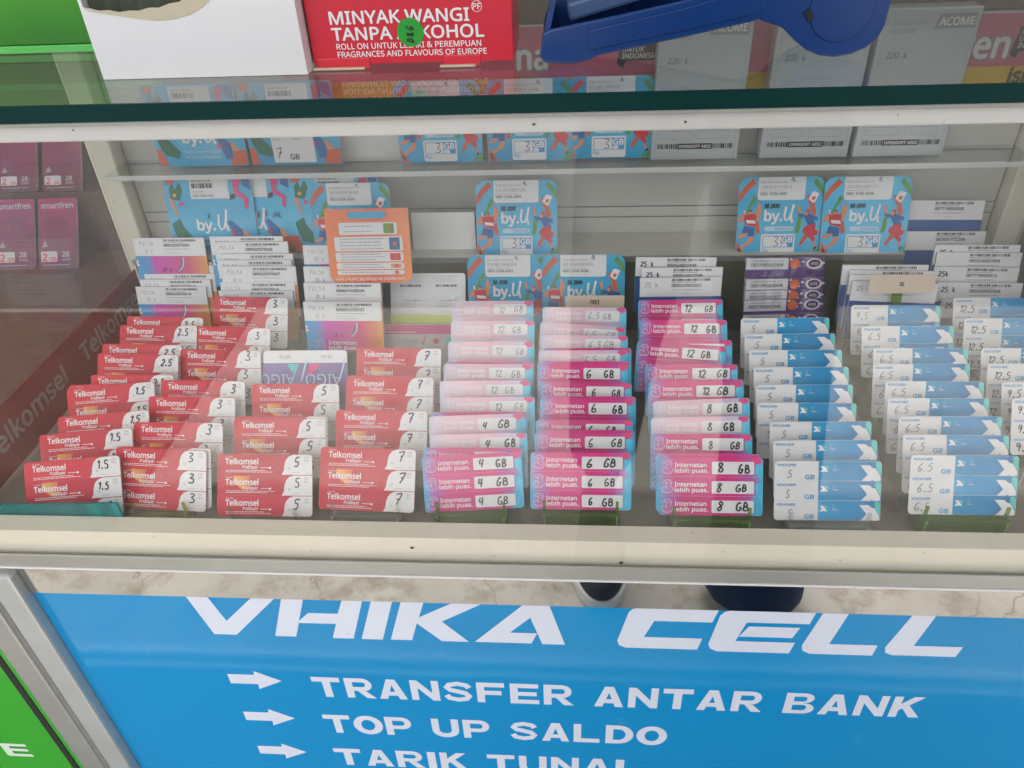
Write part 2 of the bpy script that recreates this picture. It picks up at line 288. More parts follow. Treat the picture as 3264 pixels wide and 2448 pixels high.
class Flat:
    """printed layer in the card plane: x across, z up, facing -y"""
    def __init__(s): s.v = []; s.f = []; s.m = []; s.mats = []
    def mi(s, m):
        if m not in s.mats: s.mats.append(m)
        return s.mats.index(m)
    def poly(s, pts, m, off=0.0003):
        b = len(s.v); s.v += [(p[0], -off, p[1]) for p in pts]
        a = sum(pts[i][0] * pts[(i + 1) % len(pts)][1] - pts[(i + 1) % len(pts)][0] * pts[i][1] for i in range(len(pts)))
        idx = list(range(b, b + len(pts)))
        s.f.append(idx if a > 0 else idx[::-1]); s.m.append(s.mi(m)); return s
    def rect(s, x0, z0, x1, z1, m, off=0.0003): return s.poly([(x0, z0), (x1, z0), (x1, z1), (x0, z1)], m, off)
    def rrect(s, x0, z0, x1, z1, r, m, off=0.0003): return s.poly(rr_pts(x0, z0, x1, z1, r), m, off)
    def disc(s, x, z, r, m, off=0.0003, n=20, rz=None):
        return s.poly([(x + r * math.cos(2 * math.pi * i / n), z + (rz or r) * math.sin(2 * math.pi * i / n)) for i in range(n)], m, off)
    def text(s, t, x, z, cap, m, off=0.0004, bold=0.0, width=None, align='L', rot=0.0, shear=0.0, sx=1.0):
        vs, fs = glyphs(t)
        k = cap / CAP; x0 = min(v[0] for v in vs); x1 = max(v[0] for v in vs)
        kx = k * sx if width is None else width / (x1 - x0)
        W = (x1 - x0) * kx; ox = {'L': 0, 'C': -W / 2, 'R': -W}[align]
        c, sn = math.cos(rot), math.sin(rot); i = s.mi(m); d = bold * k * 1.1
        for n_, (bx, bz) in enumerate(((0, 0), (d, 0), (-d, 0), (0, d), (0, -d)) if bold else ((0, 0),)):   # heavier weight: copies nudged sideways
            b = len(s.v); o_ = off + n_ * 6e-6
            for vx, vy in vs:
                px = (vx - x0) * kx + ox + shear * vy * k + bx; pz = vy * k + bz
                s.v.append((x + px * c - pz * sn, -o_, z + px * sn + pz * c))
            for f in fs: s.f.append([b + q for q in f]); s.m.append(i)
        return s
    def stroke(s, pts, wd, m, off=0.0004, closed=False):
        P = [Vector(p) for p in pts]; n = len(P); L = []; Rr = []
        for i in range(n):
            a = P[i - 1] if (i > 0 or closed) else P[i]; c = P[(i + 1) % n] if (i < n - 1 or closed) else P[i]
            d = (c - a); d = d.normalized() if d.length > 1e-9 else Vector((1, 0)); nn = Vector((-d.y, d.x)) * wd / 2
            L.append(P[i] + nn); Rr.append(P[i] - nn)
        b = len(s.v)
        for i in range(n): s.v.append((L[i].x, -off, L[i].y)); s.v.append((Rr[i].x, -off, Rr[i].y))
        k = s.mi(m)
        for i in range(n if closed else n - 1):
            j = (i + 1) % n
            s.f.append([b + 2 * i + 1, b + 2 * j + 1, b + 2 * j, b + 2 * i]); s.m.append(k)
        return s
    def hand(s, t, x, z, h, wd, m, seed=0, off=0.0005, gap=0.72, slant=0.12):
        rn = random.Random(seed); cx = x + rn.uniform(-.25, .25) * h; z += rn.uniform(-.08, .08) * h; h *= rn.uniform(.88, 1.1); slant += rn.uniform(-.12, .12); wd *= rn.uniform(.85, 1.2)
        for ch in t:
            if ch == ' ': cx += h * 0.75; continue
            for st in HAND.get(ch, []):
                pts = [Vector((cx + (px + slant * pz + rn.uniform(-.05, .05)) * h, z + (pz + rn.uniform(-.05, .05)) * h)) for px, pz in st]
                sm = []
                for i in range(len(pts) - 1):      # round the corners a little
                    p0 = pts[max(0, i - 1)]; p1 = pts[i]; p2 = pts[i + 1]; p3 = pts[min(len(pts) - 1, i + 2)]
                    for u in (0, .33, .66):
                        sm.append(0.5 * ((2 * p1) + (-p0 + p2) * u + (2 * p0 - 5 * p1 + 4 * p2 - p3) * u * u + (-p0 + 3 * p1 - 3 * p2 + p3) * u ** 3))
                sm.append(pts[-1]); s.stroke([(p.x, p.y) for p in sm], wd, m, off)
            cx += h * (gap if ch not in '.1' else gap * 0.62)
        return s
    def bars(s, x0, z0, x1, z1, m, seed=0, off=0.0004, u=0.0005):
        rn = random.Random(seed); x = x0
        while x < x1:
            wd = u * rn.choice((1, 1, 2, 3)); s.rect(x, z0, min(x + wd, x1), z1, m, off); x += wd + u * rn.choice((1, 1, 2))
        return s
    def lines(s, x0, x1, zs, th, m, seed=0, off=0.0004):
        """rows of print too small to read"""
        rn = random.Random(seed)
        for z in zs:
            x = x0; e = x1 - (x1 - x0) * rn.uniform(0, .25)
            while x < e:
                wl = rn.uniform(.0012, .0042); s.rect(x, z, min(x + wl, e), z + th, m, off); x += wl + th
        return s
    def mesh(s, name): return me_from(name, s.v, s.f, s.mats, s.m)
def rr_pts(x0, z0, x1, z1, r, n=5, corners=(1, 1, 1, 1)):
    """corner order: bottom-right, top-right, top-left, bottom-left"""
    P = []
    for (cx, cz, a), on in zip(((x1, z0, -90), (x1, z1, 0), (x0, z1, 90), (x0, z0, 180)), corners):
        if not on: P.append((cx, cz)); continue
        ox = cx + (-r if cx == x1 else r); oz = cz + (r if cz == z0 else -r)
        for i in range(n + 1):
            t = math.radians(a + 90 * i / n); P.append((ox + r * math.cos(t), oz + r * math.sin(t)))
    return P
def slab(name, pts, t, front, edge, curl=0.0):
    """card blank: outline extruded from y=0 (printed front) back to y=t"""
    n = len(pts); v = [(p[0], 0.0, p[1]) for p in pts] + [(p[0], t, p[1]) for p in pts]
    f = [list(range(n)), list(range(2 * n - 1, n - 1, -1))]; m = [0, 1]
    for i in range(n): j = (i + 1) % n; f.append([i, i + n, j + n, j][::-1]); m.append(1)
    return me_from(name, v, f, [front, edge], m)
MC = {}
def cached(key, fn):
    if key not in MC: MC[key] = fn()
    return MC[key]
ORD = ['front', 'second', 'third', 'fourth', 'fifth', 'sixth', 'seventh', 'eighth', 'ninth', 'tenth', 'eleventh', 'twelfth']
def ordn(i): return 'front one' if i == 0 else ORD[i] + ' from front'
def stand_up(o, top, yaw, lean, h, roll=0.0):
    """put a card with its top edge centre at `top`, leaning back"""
    L, Y = R_(lean), R_(yaw)
    o.rotation_euler = (-L, R_(roll), Y)
    q = o.rotation_euler.to_matrix() @ Vector((0, 0, h))
    o.location = Vector(top) - q
    return o

def _arc(o, ri, a0, a1, n=8):
    """quads between an outer and an inner ellipse: (cx, cy, rx, ry) each"""
    q = []
    for i in range(n):
        A = [math.radians(a0 + (a1 - a0) * k / n) for k in (i, i + 1)]
        q.append([(o[0] + o[2] * math.cos(A[0]), o[1] + o[3] * math.sin(A[0])), (o[0] + o[2] * math.cos(A[1]), o[1] + o[3] * math.sin(A[1])), (ri[0] + ri[2] * math.cos(A[1]), ri[1] + ri[3] * math.sin(A[1])), (ri[0] + ri[2] * math.cos(A[0]), ri[1] + ri[3] * math.sin(A[0]))])
    return q
def _r(x0, y0, x1, y1): return [(x0, y0), (x1, y0), (x1, y1), (x0, y1)]
def _srib(pts, wd):
    P = [Vector(p) for p in pts]; q = []; L = []
    for i in range(len(P)):
        d = (P[min(i + 1, len(P) - 1)] - P[max(i - 1, 0)]).normalized(); n = Vector((-d.y, d.x)) * wd / 2; n.x *= 1.15; L.append((P[i] + n, P[i] - n))
    for i in range(len(P) - 1): q.append([tuple(L[i][0]), tuple(L[i + 1][0]), tuple(L[i + 1][1]), tuple(L[i][1])])
    return q
STEM = _r(0, 0, .27, 1)
BLOCK = {
 'T': [_r(0, .77, 1, 1), _r(.36, 0, .64, .77)], 'I': [_r(0, 0, 1, 1)], 'L': [STEM, _r(.27, 0, .95, .22)],
 'F': [STEM, _r(.27, .78, .97, 1), _r(.27, .39, .86, .60)], 'E': [STEM, _r(.27, .79, .98, 1), _r(.27, .40, .92, .60), _r(.27, 0, 1, .21)],
 'N': [_r(0, 0, .25, 1), _r(.75, 0, 1, 1), [(.25, 1), (.25, .62), (.75, 0), (.75, .38)]],
 'A': [[(0, 0), (.28, 0), (.5, .70), (.5, 1), (.35, 1)], [(1, 0), (.65, 1), (.5, 1), (.5, .70), (.72, 0)], [(.337, .18), (.663, .18), (.600, .38), (.400, .38)]],
 'K': [STEM, [(.27, .34), (.27, .64), (.62, 1), (.97, 1), (.55, .59), (1.02, 0), (.68, 0), (.37, .43)]],
 'R': [STEM, _r(.27, .80, .62, 1), _r(.27, .36, .62, .56), [(.42, .36), (.70, .36), (1.04, 0), (.70, 0)]] + _arc((.62, .68, .34, .32), (.62, .68, .11, .12), -90, 90),
 'P': [STEM, _r(.27, .80, .62, 1), _r(.27, .34, .62, .54)] + _arc((.62, .67, .36, .33), (.62, .67, .11, .13), -90, 90),
 'B': [STEM, _r(.27, .83, .60, 1), [(.27, .43), (.62, .43), (.64, .515), (.60, .516), (.60, .60), (.27, .60)], _r(.27, 0, .64, .17)] + _arc((.60, .7575, .33, .2425), (.60, .715, .10, .115), -90, 90) + _arc((.64, .2575, .36, .2575), (.62, .30, .12, .13), -90, 90),
 'O': _arc((.5, .5, .55, .52), (.5, .5, .26, .29), 0, 360, 24), 'D': [STEM, _r(.27, .79, .46, 1), _r(.27, 0, .46, .21)] + _arc((.46, .5, .54, .5), (.46, .5, .26, .29), -90, 90, 12),
 'U': [_r(0, .38, .27, 1), _r(.73, .38, 1, 1)] + _arc((.5, .38, .5, .40), (.5, .38, .23, .17), 180, 360, 14),
 'S': _srib([(.90, .70), (.80, .83), (.5, .90), (.22, .83), (.13, .70), (.24, .58), (.5, .51), (.76, .43), (.88, .29), (.78, .15), (.5, .09), (.2, .16), (.09, .31)], .21)}
def block_letters(t, x0, x1, z, cap, m, parent, y):
    """heavy wide sign capitals, one mesh per letter"""
    wds = [.42 if c == ' ' else .30 if c == 'I' else 1.0 for c in t]; gap = .16
    tot = sum(wds) + gap * (len(t) - 1); k = (x1 - x0) / tot; x = x0
    for c, wl in zip(t, wds):
        if c != ' ':
            f = Flat()
            for q in BLOCK[c]: f.poly([(px * wl * k, pz * cap) for px, pz in q], m, 0.0)
            o = link('letter', f.mesh('letter'), parent); o.location = (x, y, z)
        x += (wl + gap) * k
# ------------------------------------------------------------------ setting
def plane(name, x0, y0, x1, y1, z, m):
    o = link(name, me_from(name, [(x0, y0, z), (x1, y0, z), (x1, y1, z), (x0, y1, z)], [(0, 1, 2, 3)], [m])); o['kind'] = 'structure'; return o
plane('ground', -60, -1.52, 60, 60, 0.0, M_CONC)
rd = plane('road', -60, -60, 60, -1.50, -0.03, mat('asphalt', (0.085, 0.085, 0.088), 0.85, var=0.25, scale=60, bump=0.4, bscale=120))  # made-up dark surface, weakens the veil reflected in the front glass
dp = plane('soil', -8.0, -1.49, -0.92, -0.62, 0.006, mat('red_soil', (0.15, 0.07, 0.04), 0.95, var=0.35, scale=14, stain=((0.07, 0.035, 0.022), 9, 0.45, 0.7), bump=0.5, bscale=60))  # made-up dark patch, browns and dims the reflection at the left
kb = box('floor_strip', (-3.0, -0.335, -0.05), (3.0, 0.60, 0.012), mat('dark_floor', (0.075, 0.075, 0.072), 0.6, var=0.15, scale=12), None, 0.003); kb['kind'] = 'structure'
ke = box('kerb', (-3.0, -0.352, -0.05), (3.0, -0.336, 0.016), mat('pale_kerb', (0.80, 0.79, 0.77), 0.5, var=0.1, scale=15), None, 0.003); ke['kind'] = 'structure'
ke = box('kerb', (-3.0, -0.318, 0.0), (3.0, -0.311, 0.0165), MATS['pale_kerb'], None, 0.001); ke['kind'] = 'structure'
aw = box('awning', (-4.5, -1.90, 3.15), (4.5, 2.2, 3.20), mat('awning_sheet', (0.80, 0.80, 0.79), 0.8, var=0.05), None); aw['kind'] = 'structure'  # unseen roof, added to keep the sun off the case
bwl = box('shop_wall', (-4.5, 2.0, 0.0), (4.5, 2.15, 3.148), mat('shop_plaster', (0.20, 0.195, 0.18), 0.9, var=0.06, scale=4), None); bwl['kind'] = 'structure'  # unseen dark wall, added to block light and reflections from behind

# ------------------------------------------------------------------ the display case
XL, XR, YB, ZF, ZT = -0.534, 0.492, 0.42, 0.648, 1.006
case = tag(empty('display_case', (0, 0, 0)), 'glass display case with cream aluminium rails and a blue lettered front', 'display case')
box('case_floor', (XL, 0.002, 0.640), (XR, YB, ZF), M_FLOORI, case)
# bottom rail, channel and polished strip
box('bottom_rail', (XL + 0.002, 0.0012, 0.628), (XR, 0.019, 0.672), M_CREAMALU, case, 0.0006)
box('glass_channel', (XL + 0.002, -0.0066, 0.6362), (XR, -0.0044, 0.6508), M_GREYALU, case, 0.001)
box('polished_strip', (XL + 0.060, -0.0026, 0.5968), (XR, 0.0, 0.6345), M_MIRROR, case)
lip = box('strip_lip', (XL + 0.002, -0.0074, 0.6340), (XR, -0.0028, 0.6360), M_ALU, case, 0.0004)
# top rail and glass top
box('top_rail', (XL + 0.002, 0.001, 0.9935), (XR, 0.020, 1.0045), M_ALU, case, 0.001)
tg = box('top_glass', (XL - 0.01, -0.003, ZT), (XR + 0.01, YB + 0.02, 1.0155), M_GLASST, case)
box('glass_edge', (XL - 0.01, -0.0048, ZT), (XR + 0.01, -0.0031, 1.0155), M_GEDGE, tg)
box('front_glass', (XL + 0.004, -0.0042, 0.6405), (XR - 0.004, -0.0012, 1.0035), M_GLASS, case)
box('side_glass', (XL + 0.002, 0.024, ZF), (XL + 0.006, YB - 0.03, 1.003), M_GLASS, case)
box('side_glass', (XR - 0.006, 0.024, ZF), (XR - 0.002, YB - 0.03, 1.003), M_GLASS, case)
rs_ = random.Random(12)
def speck(x, z, r, y):
    n = 7; f = Flat(); f.poly([(r * rs_.uniform(.5, 1.2) * math.cos(2 * math.pi * i / n), r * rs_.uniform(.4, 1.0) * math.sin(2 * math.pi * i / n)) for i in range(n)], mat('dirt_speck', (0.09, 0.07, 0.05), 0.9), 0.0)
    o = link('dirt_speck', f.mesh('dirt_speck'), case); o.location = (x, y, z)
for x, z, r in ((-.126, .6615, .0022), (.042, .6490, .0026), (-.02, .9985, .0012), (.061, .9980, .0010), (-.34, .668, .0008), (-.21, .655, .0007), (.12, .664, .0009), (.21, .6575, .0008), (.27, .667, .0007), (-.06, .654, .0006), (-.28, 1.0005, .0007), (.17, .9995, .0006)):
    speck(x, z, r, 0.0006)
# posts
for px in (XL, XR - 0.028):
    box('post', (px, YB - 0.028, ZF), (px + 0.028, YB, 1.0045), M_CREAMALU, case, 0.002)
# front-left lower post: two ribs with a groove
box('post', (XL, -0.010, 0.0), (XL + 0.026, 0.03, 0.6285), M_GREYALU, case, 0.003)
box('post', (XL + 0.0262, -0.004, 0.0), (XL + 0.034, 0.03, 0.628), M_ALU, case, 0.001)
box('post', (XL + 0.0342, -0.012, 0.0), (XL + 0.0588, 0.03, 0.6286), mat('dull_aluminium', (0.50, 0.52, 0.50), 0.3, metal=0.35, var=0.08, scale=25, stain=((0.25, 0.25, 0.23), 45, 0.62, 0.8)), case, 0.003)
box('post', (XR - 0.002, -0.010, 0.0), (XR + 0.03, 0.03, 0.6285), M_ALU, case, 0.003)
# back boards: three horizontal boards with sunk joints
for z0, z1, mm in ((ZF, 0.7620, M_BACK), (0.7632, 0.7745, M_BACK), (0.7757, 0.8330, M_BACK), (0.8345, 0.968, M_BACK), (0.9695, 1.0045, M_BROWN)):
    box('back_board', (XL + 0.03, YB - 0.008, z0), (XR - 0.03, YB, z1), mm, case, 0.0008)
box('back_panel', (XL + 0.02, YB, ZF), (XR - 0.02, YB + 0.006, 1.004), M_BROWN, case)
for (x0, z0, x1, z1, y) in ((-0.2530, 0.8345, -0.186, 0.868, 0.409),):
    box('pale_plate', (x0, y - 0.002, z0), (x1, y + 0.002, z1), M_BACKW, case, 0.0005)
# raised step at the back, glass shelf with aluminium edge above it
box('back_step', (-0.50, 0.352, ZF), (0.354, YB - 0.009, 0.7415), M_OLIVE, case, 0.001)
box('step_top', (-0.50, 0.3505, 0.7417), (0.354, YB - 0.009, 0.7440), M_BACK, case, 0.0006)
box('step_edge', (-0.50, 0.3490, 0.7375), (0.354, 0.3503, 0.7450), M_GREYALU, case, 0.0004)
sh = box('upper_shelf', (-0.503, 0.362, 0.8335), (XR - 0.03, YB - 0.009, 0.8390), M_GLASST, case)
box('shelf_edge', (-0.503, 0.3590, 0.8340), (XR - 0.03, 0.3618, 0.8392), M_ALU, sh, 0.0006)
# red vinyl strip with lettering along the foot of the left side glass
rs = box('red_strip', (XL + 0.0063, 0.022, 0.6500), (XL + 0.0072, YB - 0.03, 0.7120), mat('red_vinyl', (0.30, 0.018, 0.02), 0.4, var=0.12, scale=20), case)
fl = Flat()
fl.text('Telkomsel', 0, 0, 0.020, mat('faded_white', (0.42, 0.36, 0.34), 0.6), off=0.0, bold=0.02, width=0.135)
lo = link('lettering', fl.mesh('strip_lettering'), rs); lo.location = (XL + 0.0076, 0.075, 0.674); lo.rotation_euler = (0, 0, R_(90))
fl = Flat(); fl.text('Telkomsel', 0, 0, 0.020, MATS['faded_white'], off=0.0, bold=0.02, width=0.135)
lo = link('lettering', fl.mesh('strip_lettering'), rs); lo.location = (XL + 0.0076, 0.245, 0.674); lo.rotation_euler = (0, 0, R_(90))

# the blue front sign
sg = box('sign_panel', (XL + 0.0595, -0.0010, 0.05), (XR - 0.0025, 0.004, 0.5962), M_SIGN, case)
sg['label'] = 'blue glossy sign panel with white lettering under the polished strip'
LET = [
 ('V', [(-0.3338, .5955), (-0.3144, .5955), (-0.3056, .5626), (-0.2752, .5955), (-0.2544, .5955), (-0.3014, .5428), (-0.3223, .5430)]),
 ('H', [(-0.2483, .5955), (-0.2289, .5955), (-0.2386, .5655), (-0.2279, .5771), (-0.2015, .5771), (-0.1948, .5955), (-0.1769, .5955), (-0.193, .5422), (-0.2122, .5422), (-0.2055, .5627), (-0.2393, .5627), (-0.2458, .5427), (-0.2653, .5427)]),
 ('I', [(-0.1692, .5955), (-0.1508, .5955), (-0.1663, .5421), (-0.1856, .5421)]),
 ('K', [(-0.1433, .5955), (-0.1236, .5955), (-0.1298, .5752), (-0.0993, .5955), (-0.0738, .5955), (-0.1101, .5702), (-0.0884, .5425), (-0.1127, .5425), (-0.1326, .5668), (-0.1396, .5425), (-0.1589, .5425)]),
 ('A', [(-0.0386, .5955), (-0.0162, .5955), (-0.0031, .5424), (-0.023, .5424), (-0.0328, .5788), (-0.0511, .5575), (-0.0272, .5575), (-0.0328, .5428), (-0.083, .5428)]),
 ('C', [(0.1245, .5955), (0.1207, .579), (0.0724, .579), (0.065, .5568), (0.1148, .5568), (0.1117, .5410), (0.0498, .5410), (0.0441, .5445), (0.0424, .5506), (0.0505, .5899), (0.0536, .5942), (0.0579, .5955)]),
 ('E', [(0.1349, .5955), (0.2032, .5955), (0.2004, .5802), (0.1492, .5802), (0.1428, .5547), (0.1929, .5547), (0.1902, .5396), (0.129, .5396), (0.1226, .5433), (0.1206, .5498), (0.1263, .5885), (0.1295, .5935)]),
 ('E', [(0.1517, .5751), (0.1938, .5751), (0.1895, .5610), (0.145, .5610)]),
 ('L', [(0.2088, .5950), (0.2293, .5950), (0.2213, .5543), (0.2615, .5543), (0.2599, .54), (0.2076, .54), (0.2011, .5439), (0.1992, .551)]),
 ('L', [(0.2795, .5950), (0.2981, .5950), (0.2907, .5552), (0.3308, .5552), (0.3282, .5415), (0.276, .5415), (0.2698, .5447), (0.2681, .5518)])]
for k, pts in LET:
    f = Flat(); f.poly(pts, M_SIGNW, 0.0)
    o = link('letter', f.mesh('letter'), sg); o.location = (0, -0.00125, 0)
AR = [(-0.3266, .4810), (-0.3000, .4810), (-0.2992, .4872), (-0.2748, .4721), (-0.3002, .4575), (-0.2994, .4657), (-0.3268, .4657)]
amesh = Flat().poly(AR, M_SIGNW, 0.0).mesh('arrow')
for k in range(3):
    o = link('arrow', amesh, sg); o.location = (-0.0005 * k, -0.00125, -0.0643 * k)
for t, x0, x1, zb in (('TRANSFER ANTAR BANK', -0.2452, 0.3215, 0.4484), ('TOP UP SALDO', -0.2460, 0.0955, 0.3842), ('TARIK TUNAI', -0.2462, 0.0575, 0.3212)):
    block_letters(t, x0, x1, zb, 0.0325, M_SIGNW, sg, -0.00125)

for k in range(14):
    f = Flat(); r_ = rs_.uniform(.0004, .0011); f.poly([(r_ * rs_.uniform(.5, 1.2) * math.cos(a), r_ * rs_.uniform(.4, 1.0) * math.sin(a)) for a in (0, 1, 2.1, 3.2, 4.2, 5.2)], MATS['dirt_speck'], 0.0)
    o = link('dirt_speck', f.mesh('dirt_speck'), sg); o.location = (rs_.uniform(-.45, .36), -.0018, rs_.uniform(.30, .59))
# ------------------------------------------------------------------ neighbours seen at the sides
nb = tag(empty('green_case', (-0.7, 0, 0)), 'green panelled front of the neighbouring case beside the metal post', 'display case')
def nbox(name, lo, hi, m, bev=0.0): 
    o = box(name, tuple(a - b for a, b in zip(lo, (-0.7, 0, 0))), tuple(a - b for a, b in zip(hi, (-0.7, 0, 0))), m, nb, bev); return o
p = nbox('panel', (-1.10, -0.002, 0.05), (-0.5535, 0.01, 0.585), M_GREENF)
f = Flat(); f.text('E', 0, 0, 0.0235, mat('pale_lettering', (0.62, 0.72, 0.62), 0.4), 0.0, bold=0.03, width=0.028); f.text('N', -0.046, 0, 0.0235, MATS['pale_lettering'], 0.0, bold=0.03, width=0.032)
o = link('lettering', f.mesh('lettering'), nb); o.location = (-0.6205 + 0.7, -0.0025, 0.3135)
nbox('gasket', (-0.5533, -0.004, 0.0), (-0.5455, 0.01, 0.60), M_GASKET, 0.001)
nbox('panel', (-0.5453, -0.003, 0.0), (-0.5345, 0.01, 0.60), M_GREENF)
nbox('rail', (-1.10, -0.008, 0.586), (-0.556, 0.03, 0.640), M_GREYALU, 0.002)
br = tag(box('brown_shelf', (-1.5, 0.16, 0.445), (-0.560, 1.045, 0.465), M_BROWN, None, 0.002), 'brown wooden shelf board seen through the left side glass', 'shelf')
bw = tag(box('shelf_back', (-1.9, 1.05, 0.20), (-0.30, 1.07, 1.10), mat('dark_board', (0.085, 0.036, 0.026), 0.6, var=0.2), None, 0.002), 'dark back board behind the wine red phone packs', 'board')
rb = tag(box('side_cabinet', (0.525, 0.05, 0.0), (0.56, 0.60, 1.00), mat('grey_brown_panel', (0.15, 0.13, 0.105), 0.6, var=0.15), None, 0.003), 'grey brown cabinet side standing beside the right side glass', 'cabinet')  # added so the view past the right glass stays dark
# wine-red phone packs on the neighbour's shelf
def wine_pack(x, y, z, wdt, h, label):
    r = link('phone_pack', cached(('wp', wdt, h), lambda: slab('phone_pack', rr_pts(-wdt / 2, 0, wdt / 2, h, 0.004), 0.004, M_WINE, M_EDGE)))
    tag(r, label, 'phone pack', 'wine red packs behind the left side glass'); r.location = (x, y, z); r.rotation_euler = (R_(-36), 0, R_(3))
    f = Flat(); f.text('smartfren', 0, h * 0.86, 0.0105, M_LGREY, bold=0.012, width=wdt * 0.82, align='C'); link('lettering', f.mesh('lettering'), r)
    f = Flat(); f.rrect(-wdt * .44, h * .10, -wdt * .02, h * .25, 0.003, M_LGREY, 0.0004); f.text('2', -wdt * .4, h * .115, h * .1, M_FRED, 0.0006, bold=.03); f.text('GB', -wdt * .2, h * .115, h * .05, M_FRED, 0.0006, bold=.02)
    f.text('28', wdt * .1, h * .17, h * .07, M_LGREY, bold=.01); f.text('HARI', wdt * .1, h * .11, h * .04, M_LGREY); link('offer_panel', f.mesh('offer_panel'), r)
    mg = mat('muted_magenta', (0.20, 0.012, 0.07), 0.5)
    link('sail_print', Flat().poly([(-wdt * .42, h * .3), (-wdt * .25, h * .32), (-wdt * .34, h * .40)], M_GREY).mesh('sail_print'), r)
    link('flame_print', Flat().poly([(wdt * .32, h * .35), (wdt * .44, h * .3), (wdt * .42, h * .55)], mg).mesh('flame_print'), r)
    link('cloud_print', Flat().disc(0, h * .58, wdt * .30, mg, rz=h * .17).mesh('cloud_print'), r)
    link('small_print', Flat().rect(-wdt * .4, h * .05, wdt * .3, h * .062, M_GREY).mesh('small_print'), r)
wine_pack(-0.992, 0.870, 0.4662, 0.077, 0.137, 'wine red phone pack marked 2 GB 28 hari, lower and fully in view')
wine_pack(-1.078, 0.868, 0.4662, 0.077, 0.137, 'wine red phone pack cut off by the left picture edge, lower row')
wine_pack(-0.985, 0.958, 0.5890, 0.077, 0.120, 'wine red phone pack in the upper row, nearer the cream post')
wine_pack(-1.075, 0.958, 0.5890, 0.077, 0.120, 'wine red phone pack in the upper row at the left picture edge')
box_ = tag(box('pack_riser', (-1.3, 0.953, 0.4655), (-0.62, 1.045, 0.588), MATS['dark_board'], None, 0.002), 'dark riser block under the upper wine red packs', 'riser')

# pink and yellow banner along the back of the case
bn = tag(empty('banner', (0.0, 0.4095, 0.90)), 'pink and yellow network banner along the top of the back wall', 'banner')
def bb(name, lo, hi, m):
    return link(name, box_me(name, tuple(a - b for a, b in zip(lo, (0, 0.4095, 0.90))), tuple(a - b for a, b in zip(hi, (0, 0.4095, 0.90))), m), bn)
bb('pink_field', (-0.30, 0.4085, 0.9185), (0.455, 0.4098, 0.9662), M_BANNER)
bb('yellow_field', (-0.30, 0.4082, 0.9000), (0.455, 0.4098, 0.9183), M_YELLOW)
for x, t, wd in ((-0.0545, 'na', 0.030), (0.2860, 'smartfren', 0.137)):
    f = Flat(); f.text(t, x - 0.0006, 0.927 - 0.90 - 0.0004, 0.0245, M_GREY, 0.0012, bold=0.05, width=wd + 0.0012); f.text(t, x, 0.927 - 0.90, 0.0235, M_PAPER, 0.0016, bold=0.02, width=wd)
    link('lettering', f.mesh('lettering'), bn)
for x in (0.046, 0.426):
    f = Flat(); f.poly([(x, 0.0300), (x + 0.006, 0.0255), (x + 0.009, 0.0320), (x + 0.042, 0.0330), (x + 0.046, 0.0545), (x + 0.003, 0.0540)], M_GASKET, 0.0013)
    fo = link('speech_flag', f.mesh('speech_flag'), bn); f = Flat()
    for k, t in enumerate(('100%', 'UNTUK', 'INDONESIA')): f.text(t, x + 0.005, 0.0475 - 0.0062 * k, 0.0046, M_PAPER, 0.0016, bold=0.01, shear=0.15)
    link('lettering', f.mesh('lettering'), fo)
for x in (0.432, 0.06):
    f = Flat(); f.text('isi', x, 0.003, 0.013, M_GASKET, 0.0016, bold=0.04); f.disc(x + 0.0015, 0.0175, 0.0018, M_FRED, 0.002); link('lettering', f.mesh('lettering'), bn)

# ------------------------------------------------------------------ voucher cards (three tear-off coupons each)
CW, CH, CT = 0.0838, 0.0530, 0.0007
SH = CH / 3
CHK = {'tel': 0.0535, 'pink': 0.0478, 'x': 0.0487}
def setk(kind):
    global CH, SH
    CH = CHK[kind]; SH = CH / 3
def coupon_outline(k):
    """k=0 top .. 2 bottom; rounded on the outer corners of the card"""
    z1 = CH - k * SH - (0.0 if k == 0 else 0.00018); z0 = CH - (k + 1) * SH + (0.0 if k == 2 else 0.00018)
    return rr_pts(-CW / 2, z0, CW / 2, z1, 0.003, 4, corners=(k == 2, k == 0, k == 0, k == 2))
def U(k):
    """coupon coordinates: u 0..1 across, v 0..1 down -> card x, z"""
    return lambda u, v: (-CW / 2 + u * CW, CH - (k + v) * SH)
def blank(front): return cached(('blank', front.name), lambda: slab('voucher_card', rr_pts(-CW / 2 + 0.0002, 0.0002, CW / 2 - 0.0002, CH - 0.0002, 0.003, 4), CT, front, M_EDGE))

